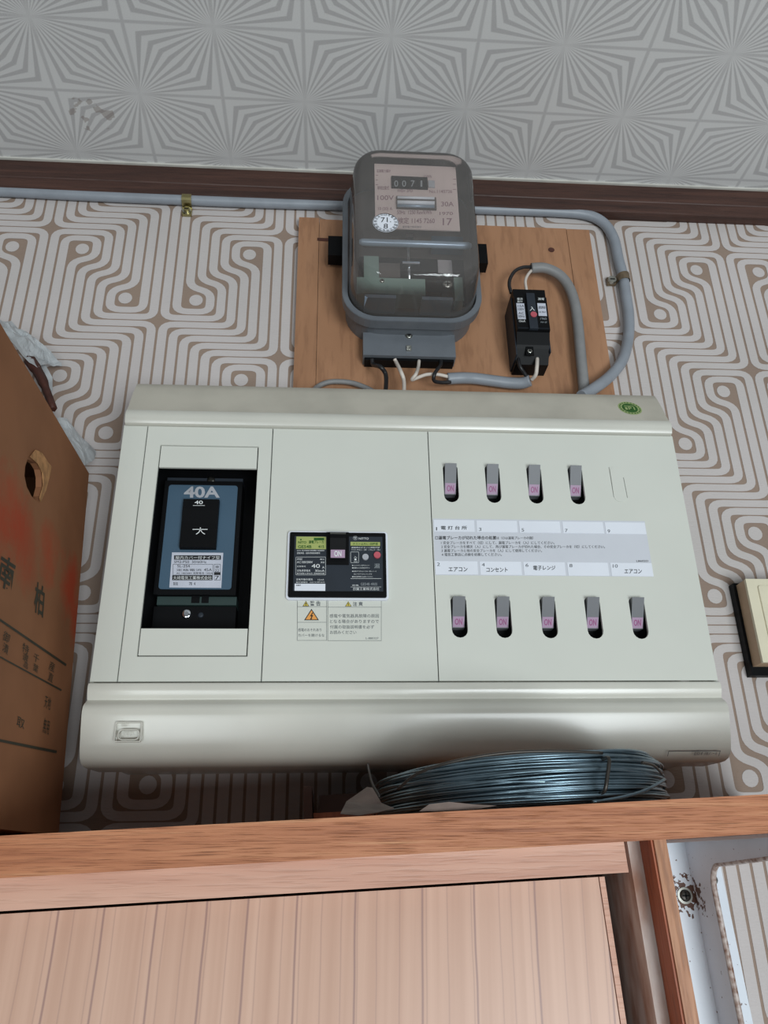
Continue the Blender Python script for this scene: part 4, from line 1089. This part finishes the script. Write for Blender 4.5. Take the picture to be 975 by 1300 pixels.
M['rusty'] = rustmat()
M['rib_edge'] = mat('worn_rib_edge', (196, 186, 180), 0.4, var=0.2, scale=220, col2=(120, 82, 62))
fx0 = sl(849, 1120, .647)[0]; fx1 = sl(918, 1120, .647)[0]; rbx = sl(879, 1120, .645)[0]
br = thing('shelf_bracket', 'chipped white steel bracket under the right end of the shelf', 'bracket', S(fx0, .65, -.45))
box('wall_flange', fx0, fx1, .6455, .6497, -.46, T_, M['rusty'], br, .0006, T=S)
box('arm_flange', fx0, fx1, .455, .6455, T_-.0022, T_-.0001, M['rusty'], br, .0005, T=S)


def rib():
    prof = [(.6455, T_-.0023), (.458, T_-.0023), (.458, T_-.006), (.50, T_-.0115), (.585, T_-.0165)]
    for i in range(1, 7):
        a = math.radians(90*i/6); prof.append((.597+.018*math.sin(a), T_-.0345+.018*math.cos(a)))
    prof += [(.615, -.46), (.6455, -.46)]
    bm = bmesh.new(); n = len(prof)
    a = [bm.verts.new(S(rbx, y, z)) for y, z in prof]; b = [bm.verts.new(S(rbx+.0034, y, z)) for y, z in prof]
    for t in tessellate_polygon([[Vector((p[0], p[1], 0)) for p in prof]]):
        bm.faces.new([a[i] for i in t]); bm.faces.new([b[i] for i in t])
    for i in range(n): bm.faces.new((a[i], a[(i+1) % n], b[(i+1) % n], b[i]))
    from_bm('stiffening_rib', bm, M['rusty'], br)
    # rolled front edge
    pts = [S(rbx+.0022, y-.0006, z-.0004) for y, z in prof[2:-1]]
    bm = bmesh.new(); add_tube(bm, pts, .0021, 8); from_bm('rolled_edge', bm, M['rib_edge'], br)


rib()
screw('screw', 869.5, 1137, .6452, .0042, br, M['galv_dark'], proud=.002)
o = slab('washer', [(p[0], p[1]) for p in ell(at(869.5, 1137, .645).x, at(869.5, 1137, .645).z, .0058, .0058)], .6446, .6456, M['zinc'], br)
screw('screw', 905, 1117, .6452, .0036, br, M['zinc'], proud=.002)
slab('washer', ell(at(905, 1117, .645).x, at(905, 1117, .645).z, .0062, .0062), .6446, .6456, M['white_paint'], br)

# ================================================================ WIRE COIL
cc = sl(660, 1010, .538); ccx = cc[0]
coil = thing('wire_coil', 'flat coil of blue grey galvanised wire on the shelf under the distribution board', 'wire', S(ccx, .54, 0))


def loops(nme, n, zr_, rr_, mt_, wob=.0012, rad=.0007, seg=72):
    bm = bmesh.new()
    for k in range(n):
        f = k/max(1, n-1)
        z = zr_[0]+(zr_[1]-zr_[0])*f+random.uniform(-.0006, .0006)
        R = random.uniform(*rr_)-.010*max(0, f-.72)/.28*random.random()
        ph1, ph2 = random.uniform(0, 6.28), random.uniform(0, 6.28); a1 = random.uniform(.2, 1)*wob; a2 = random.uniform(.2, 1)*wob
        ox, oy = random.uniform(-.0012, .0012), random.uniform(-.0012, .0012)
        pts = []
        for i in range(seg):
            a = 2*math.pi*i/seg; r = R+a2*math.sin(3*a+ph2)
            s = (1-math.sin(a))/2            # 1 at the front, 0 at the back
            hz = (.60+.40*s)
            pts.append(S(ccx+ox+r*math.cos(a), .5400+oy+r*.985*math.sin(a), max(rad*1.1, z*hz+a1*math.sin(2*a+ph1)*.8)))
        add_tube(bm, pts, rad, 5, closed=True)
    return tag(from_bm(nme, bm, mt_, coil), kind='stuff')


loops('wire_bundle', 92, (.0022, .0292), (.0868, .0925), M['galv'])
loops('crossing_strands', 9, (.006, .0285), (.0900, .0932), M['galv'], .0042, .0009)
loops('inner_strands', 20, (.002, .022), (.0790, .0875), M['galv'])


def arc(nme, pl, r, m_): return ptube(nme, pl, r, m_, coil, 6, 8)


arc('loose_end', [(505, 1002, .475), (530, 982, .458), (575, 967, .447), (640, 956, .444), (710, 953.5, .445), (765, 956, .450)], .0009, M['galv_dark'])
arc('loose_end', [(752, 1018, .4445), (790, 1012, .449), (820, 1003, .458), (843, 990, .475)], .0010, M['galv'])
arc('loose_end', [(815, 968, .452), (830, 972, .462), (840, 982, .475)], .0008, M['galv_dark'])
arc('loose_end', [(466.5, 969, .470), (469, 982, .470), (473, 996, .468), (482, 1012, .464)], .0008, M['galv_dark'])
bm = bmesh.new()
tp0 = at(773, 963, .444); tp1 = at(768, 1003, .4425)
add_tube(bm, spline([tp0+Vector((0, .012, .001)), tp0, (tp0+tp1)/2+Vector((0, -.0012, 0)), tp1, tp1+Vector((0, .008, -.001))], 5), .0011, 6)
from_bm('tie_wire', bm, M['galv_dark'], coil)

# scraps behind and under the coil
def crumple(nme, pl, d, m_, label, cat, amp=.004, seed=0, parent=None, dep=None):
    bm = bmesh.new()
    vs = [bm.verts.new(at(px_, py_, d if dep is None else dep[i])) for i, (px_, py_) in enumerate(pl)]
    f = bm.faces.new(vs)
    bmesh.ops.triangulate(bm, faces=[f])
    for _ in range(3): bmesh.ops.subdivide_edges(bm, edges=bm.edges[:], cuts=1, use_grid_fill=True); bmesh.ops.triangulate(bm, faces=bm.faces[:])
    for v in bm.verts:
        q = v.co*55+Vector((seed*7.1, 0, 0)); v.co.y += amp*(noise.noise(q)+.5*noise.noise(q*2.3))
        if not v.is_boundary: v.co += Vector((1, 0, 1))*noise.noise(q*1.7)*amp*.3
    g = bmesh.ops.solidify(bm, geom=bm.faces[:], thickness=.0004)
    o_ = from_bm(nme, bm, m_, parent)
    if label: tag(o_, label, cat)
    return o_


zsh = sl(470, 1020, .47)
o = crumple('paper_scrap', [(432, 1034), (440, 1018), (466, 1000), (473, 1001), (484, 1020), (500, 1027), (480, 1032), (455, 1036)], .470, M['rag'], 'grey brown crumpled scrap left of the wire coil on the shelf', 'scrap', .003, 1, dep=[.452, .47, .482, .480, .470, .456, .450, .448])
o = crumple('paper_scrap', [(532, 1030), (545, 1021), (570, 1018), (600, 1021), (630, 1023), (600, 1028), (560, 1030)], .4435, M['rag'], 'thin torn scrap under the front of the wire coil', 'scrap', .0015, 2)
# wooden block in the shadow behind
xb0, zb0 = sl(398, 1010, .60); xb1, _ = sl(500, 1010, .60)
t = thing('wooden_block', 'rough brown wooden block in the shadow under the distribution board', 'block', S((xb0+xb1)/2, .6, 0))
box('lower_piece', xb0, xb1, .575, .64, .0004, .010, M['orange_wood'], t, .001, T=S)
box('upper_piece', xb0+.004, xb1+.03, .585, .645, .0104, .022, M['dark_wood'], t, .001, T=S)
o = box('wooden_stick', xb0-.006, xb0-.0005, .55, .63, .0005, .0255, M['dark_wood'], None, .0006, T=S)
tag(o, 'dark upright strip of wood at the left end of the wooden block', 'stick')

# ================================================================ CARDBOARD BOX
bt = at(113, 601, .60); bb = at(75, 1052, .60)
up = (bt-bb).normalized()
r_ = ray(0, 410); r_ = r_*((bt.z-ZC)/r_.z); bn = Vector((r_.x, r_.y, r_.z+ZC))
e = (bn-bt); e = (e-up*e.dot(up)).normalized()      # along the face towards the viewer
nrm = e.cross(up).normalized()
if nrm.x < 0: nrm = -nrm
DEP = .215; WID = .24
HB = (bt-bb).length+.0042


def bx_(s, w_, h): return bt+e*s-nrm*w_+up*(h-HB)   # s towards viewer, w_ into the box, h above bottom


M['card'] = None


def cardmat():
    m = mat('corrugated_cardboard', (148, 102, 72), 0.75, var=0.05, scale=22, spec=0.2)
    N = m.node_tree.nodes; L = m.node_tree.links; b = N['Principled BSDF']; base = b.inputs['Base Color'].links[0].from_socket
    tc = N.new('ShaderNodeTexCoord'); n = N.new('ShaderNodeTexNoise'); n.inputs['Scale'].default_value = 26; n.inputs['Detail'].default_value = 5; n.inputs['Roughness'].default_value = .7; L.new(tc.outputs['Object'], n.inputs['Vector'])
    prev = base
    for (px_, py_, rad, st_) in ((10, 655, .050, .9), (62, 700, .035, .8), (88, 745, .040, 1.0), (95, 800, .028, .9), (30, 690, .045, .55)):
        c = onplane(px_, py_, bt, nrm)
        d = N.new('ShaderNodeVectorMath'); d.operation = 'DISTANCE'; d.inputs[1].default_value = c; L.new(tc.outputs['Object'], d.inputs[0])
        mr = N.new('ShaderNodeMapRange'); mr.inputs['From Min'].default_value = 0; mr.inputs['From Max'].default_value = rad; mr.inputs['To Min'].default_value = .35; mr.inputs['To Max'].default_value = -.25
        L.new(d.outputs['Value'], mr.inputs['Value'])
        a = N.new('ShaderNodeMath'); a.operation = 'ADD'; L.new(mr.outputs[0], a.inputs[0]); L.new(n.outputs['Fac'], a.inputs[1])
        r2 = N.new('ShaderNodeMapRange'); r2.inputs['From Min'].default_value = .42; r2.inputs['From Max'].default_value = .75; r2.inputs['To Max'].default_value = .75*st_; L.new(a.outputs[0], r2.inputs['Value'])
        mx_ = N.new('ShaderNodeMixRGB'); L.new(r2.outputs[0], mx_.inputs[0]); L.new(prev, mx_.inputs[1]); mx_.inputs[2].default_value = lin((176, 62, 36)); prev = mx_.outputs[0]
    L.new(prev, b.inputs['Base Color'])
    return m


M['card'] = cardmat()
M['card_ink'] = mat('green_black_box_ink', (58, 54, 40), 0.7)
M['card_torn'] = mat('torn_cardboard', (190, 140, 92), 0.85, var=0.15, scale=160)
cb = thing('cardboard_box', 'old brown cardboard box with red print at the left end of the shelf', 'box', bx_(DEP/2, WID/2, 0))


def fl(px_, py_):      # photograph -> face coordinates (s, h)
    p = onplane(px_, py_, bt, nrm)-bt; return p.dot(e), p.dot(up)+HB


hole = [fl(*p) for p in ((35, 583), (40, 585), (46, 588), (51, 596), (53, 606), (53, 618), (50, 630), (46, 636), (40, 630), (34, 618), (31, 604), (32, 592))]
slab('side_panel', [(0, 0), (DEP, 0), (DEP, HB), (0, HB)], 0, .004, M['card'], cb, holes=[hole], fn=lambda s, w_, h: bx_(s, w_, h))


def cbox(nme, s0, s1, w0, w1, h0, h1, m_=None):
    bm = bmesh.new(); add_box(bm, s0, s1, w0, w1, h0, h1, T=lambda s, w_, h: bx_(s, w_, h)); return from_bm(nme, bm, m_ or M['card'], cb)


cbox('side_panel', 0, DEP, WID-.004, WID, 0, HB)
cbox('rear_panel', 0, .004, .0042, WID-.0042, 0, HB)
cbox('front_panel', DEP-.004, DEP, .0042, WID-.0042, 0, HB)
cbox('bottom_panel', .0042, DEP-.0042, .0042, WID-.0042, 0, .004)
cbox('top_flap', .0042, DEP-.0042, .0042, WID-.0042, HB-.004, HB)
# torn rim around the hand hole
bm = bmesh.new(); P0 = [fl(*p) for p in ((36, 580), (43, 571), (50, 575), (58, 588), (62, 592), (60, 606), (56, 622), (50, 637), (47, 632), (52, 616), (51, 600), (45, 589))]
vs = [bm.verts.new(bx_(s, -.0006-.0012*random.random(), h)) for s, h in P0]; f = bm.faces.new(vs); bmesh.ops.triangulate(bm, faces=[f])
bmesh.ops.solidify(bm, geom=bm.faces[:], thickness=.0005)
o = from_bm('torn_rim', bm, M['card_torn'], cb)
FO = .0003


def face_text(lines, bold=0.0, rects=()):
    V = []; F = []
    for s_, quad in lines:
        vs, fs = glyphs(s_, bold); k = len(V); q = [onplane(px_, py_, bt, nrm) for px_, py_ in quad]   # bl, br, tr, tl
        V += [tuple((q[0]*(1-u)+q[1]*u)*(1-v)+(q[3]*(1-u)+q[2]*u)*v+nrm*FO) for u, v in vs]; F += [tuple(i+k for i in x) for x in fs]
    for quad in rects:
        k = len(V); V += [tuple(onplane(px_, py_, bt, nrm)+nrm*FO) for px_, py_ in quad]; F.append((k, k+1, k+2, k+3))
    me = bpy.data.meshes.new('printed_lettering'); me.from_pydata(V, [], F); me.update(); return link('printed_lettering', me, M['card_ink'], cb)


face_text([('南', [(-6, 740), (14, 756), (20, 714), (2, 702)]), ('柏', [(42, 776), (54, 785), (57, 746), (45, 737)])], .02)
face_text([('御', [(2, 812), (10, 817), (13, 806), (5, 800)]), ('漬', [(2, 826), (9, 832), (11, 820), (4, 815)]),
           ('特', [(27, 826), (35, 832), (37, 821), (29, 815)]), ('選', [(28, 837), (34, 843), (36, 833), (29, 828)]), ('品', [(29, 846), (34, 850), (36, 844), (30, 840)]),
           ('千', [(41, 838), (48, 843), (50, 833), (43, 828)]), ('葉', [(41, 851), (47, 855), (49, 846), (42, 841)]),
           ('産', [(61, 850), (68, 854), (70, 843), (63, 838)]), ('直', [(60, 863), (66, 867), (68, 857), (62, 852)]),
           ('天地', [(55, 898), (63, 902), (65, 886), (57, 882)]), ('無用', [(53, 930), (61, 933), (63, 915), (56, 911)]), ('取', [(20, 922), (30, 926), (31, 914), (22, 909)])], 0.0,
          rects=[((-20, 775.5), (-20, 772), (84, 843), (83, 846)), ((-20, 824.5), (-20, 822.5), (78, 875.5), (77, 877.5)), ((-20, 938), (-20, 934.5), (72, 953), (71, 956.5))])

# plastic film and a dark strip wedged between box and wall
o = crumple('plastic_bag', [(-2, 404), (14, 407), (24, 420), (44, 430), (64, 446), (77, 461), (60, 459), (50, 470), (38, 462), (20, 440), (6, 426)], .626, M['film'], 'crumpled pale plastic bag sticking out behind the top of the cardboard box', 'bag', .008, 3, dep=[.61, .625, .63, .63, .63, .636, .625, .612, .605, .60, .60])
o = crumple('plastic_bag', [(72, 530), (86, 534), (100, 552), (121, 572), (118, 584), (108, 592), (96, 580), (80, 560)], .612, M['film'], 'pale plastic film poking out beside the lower corner of the cardboard box top', 'bag', .006, 4, dep=[.605, .615, .62, .63, .62, .605, .602, .600])
o = crumple('paper_scrap', [(44, 459), (56, 460), (66, 478), (66, 500), (72, 520), (62, 512), (52, 486)], .628, M['film'], 'greyish paper hanging behind the dark red brown strip', 'scrap', .004, 5)
p0, p1 = at(37, 456, .612), at(68, 520, .608)
bm = bmesh.new(); add_tube(bm, spline([p0, p0*.6+p1*.4+Vector((.002, 0, .001)), p1], 6), [.0052]*4+[.0045]*4+[.0034]*5, 4)
o = from_bm('wood_strip', bm, M['redwood']); tag(o, 'dark red brown strip wedged behind the cardboard box below the plastic bag', 'strip')

# ================================================================ WALL OUTLET
sx = at(945, 738, .627).x; sz1 = at(955, 736.5, .627).z; sz0 = at(975, 841.5, .627).z
t = thing('wall_outlet', 'cream surface outlet on a black backing right of the distribution board', 'outlet', (sx+.04, WD, sz0))
bm = bmesh.new()
bk0 = at(927, 748, .648).x
box('backing_plate', bk0, sx+.085, .6415, .650, sz0-.0075, sz1+.002, M['black'], t, .0015)
box('outlet_box', sx, sx+.078, .627, .6415, sz0, sz1, M['beige_dark'], t, .001)
box('cover_plate', sx-.0002, sx+.0782, .6242, .6272, sz0-.0002, sz1+.0002, M['beige_plate'], t, .001)
slab('inner_frame', rrect(sx+.009, sz0+.006, sx+.069, sz1-.006, .002, 3), .6230, .6244, M['beige_plate'], t, .0004)
h = (sz1-sz0-.012)/2
for k in range(2):
    z0_ = sz0+.006+k*h
    so = box('socket', sx+.018, sx+.060, .6218, .6232, z0_+.004, z0_+h-.003, M['beige_plate'], t, .0006)
    box('socket_slot', sx+.0215, sx+.0235, .6214, .6220, z0_+h*.38, z0_+h*.72, M['black'], so)
    box('socket_slot', sx+.034, sx+.0355, .6214, .6220, z0_+h*.38, z0_+h*.72, M['black'], so)
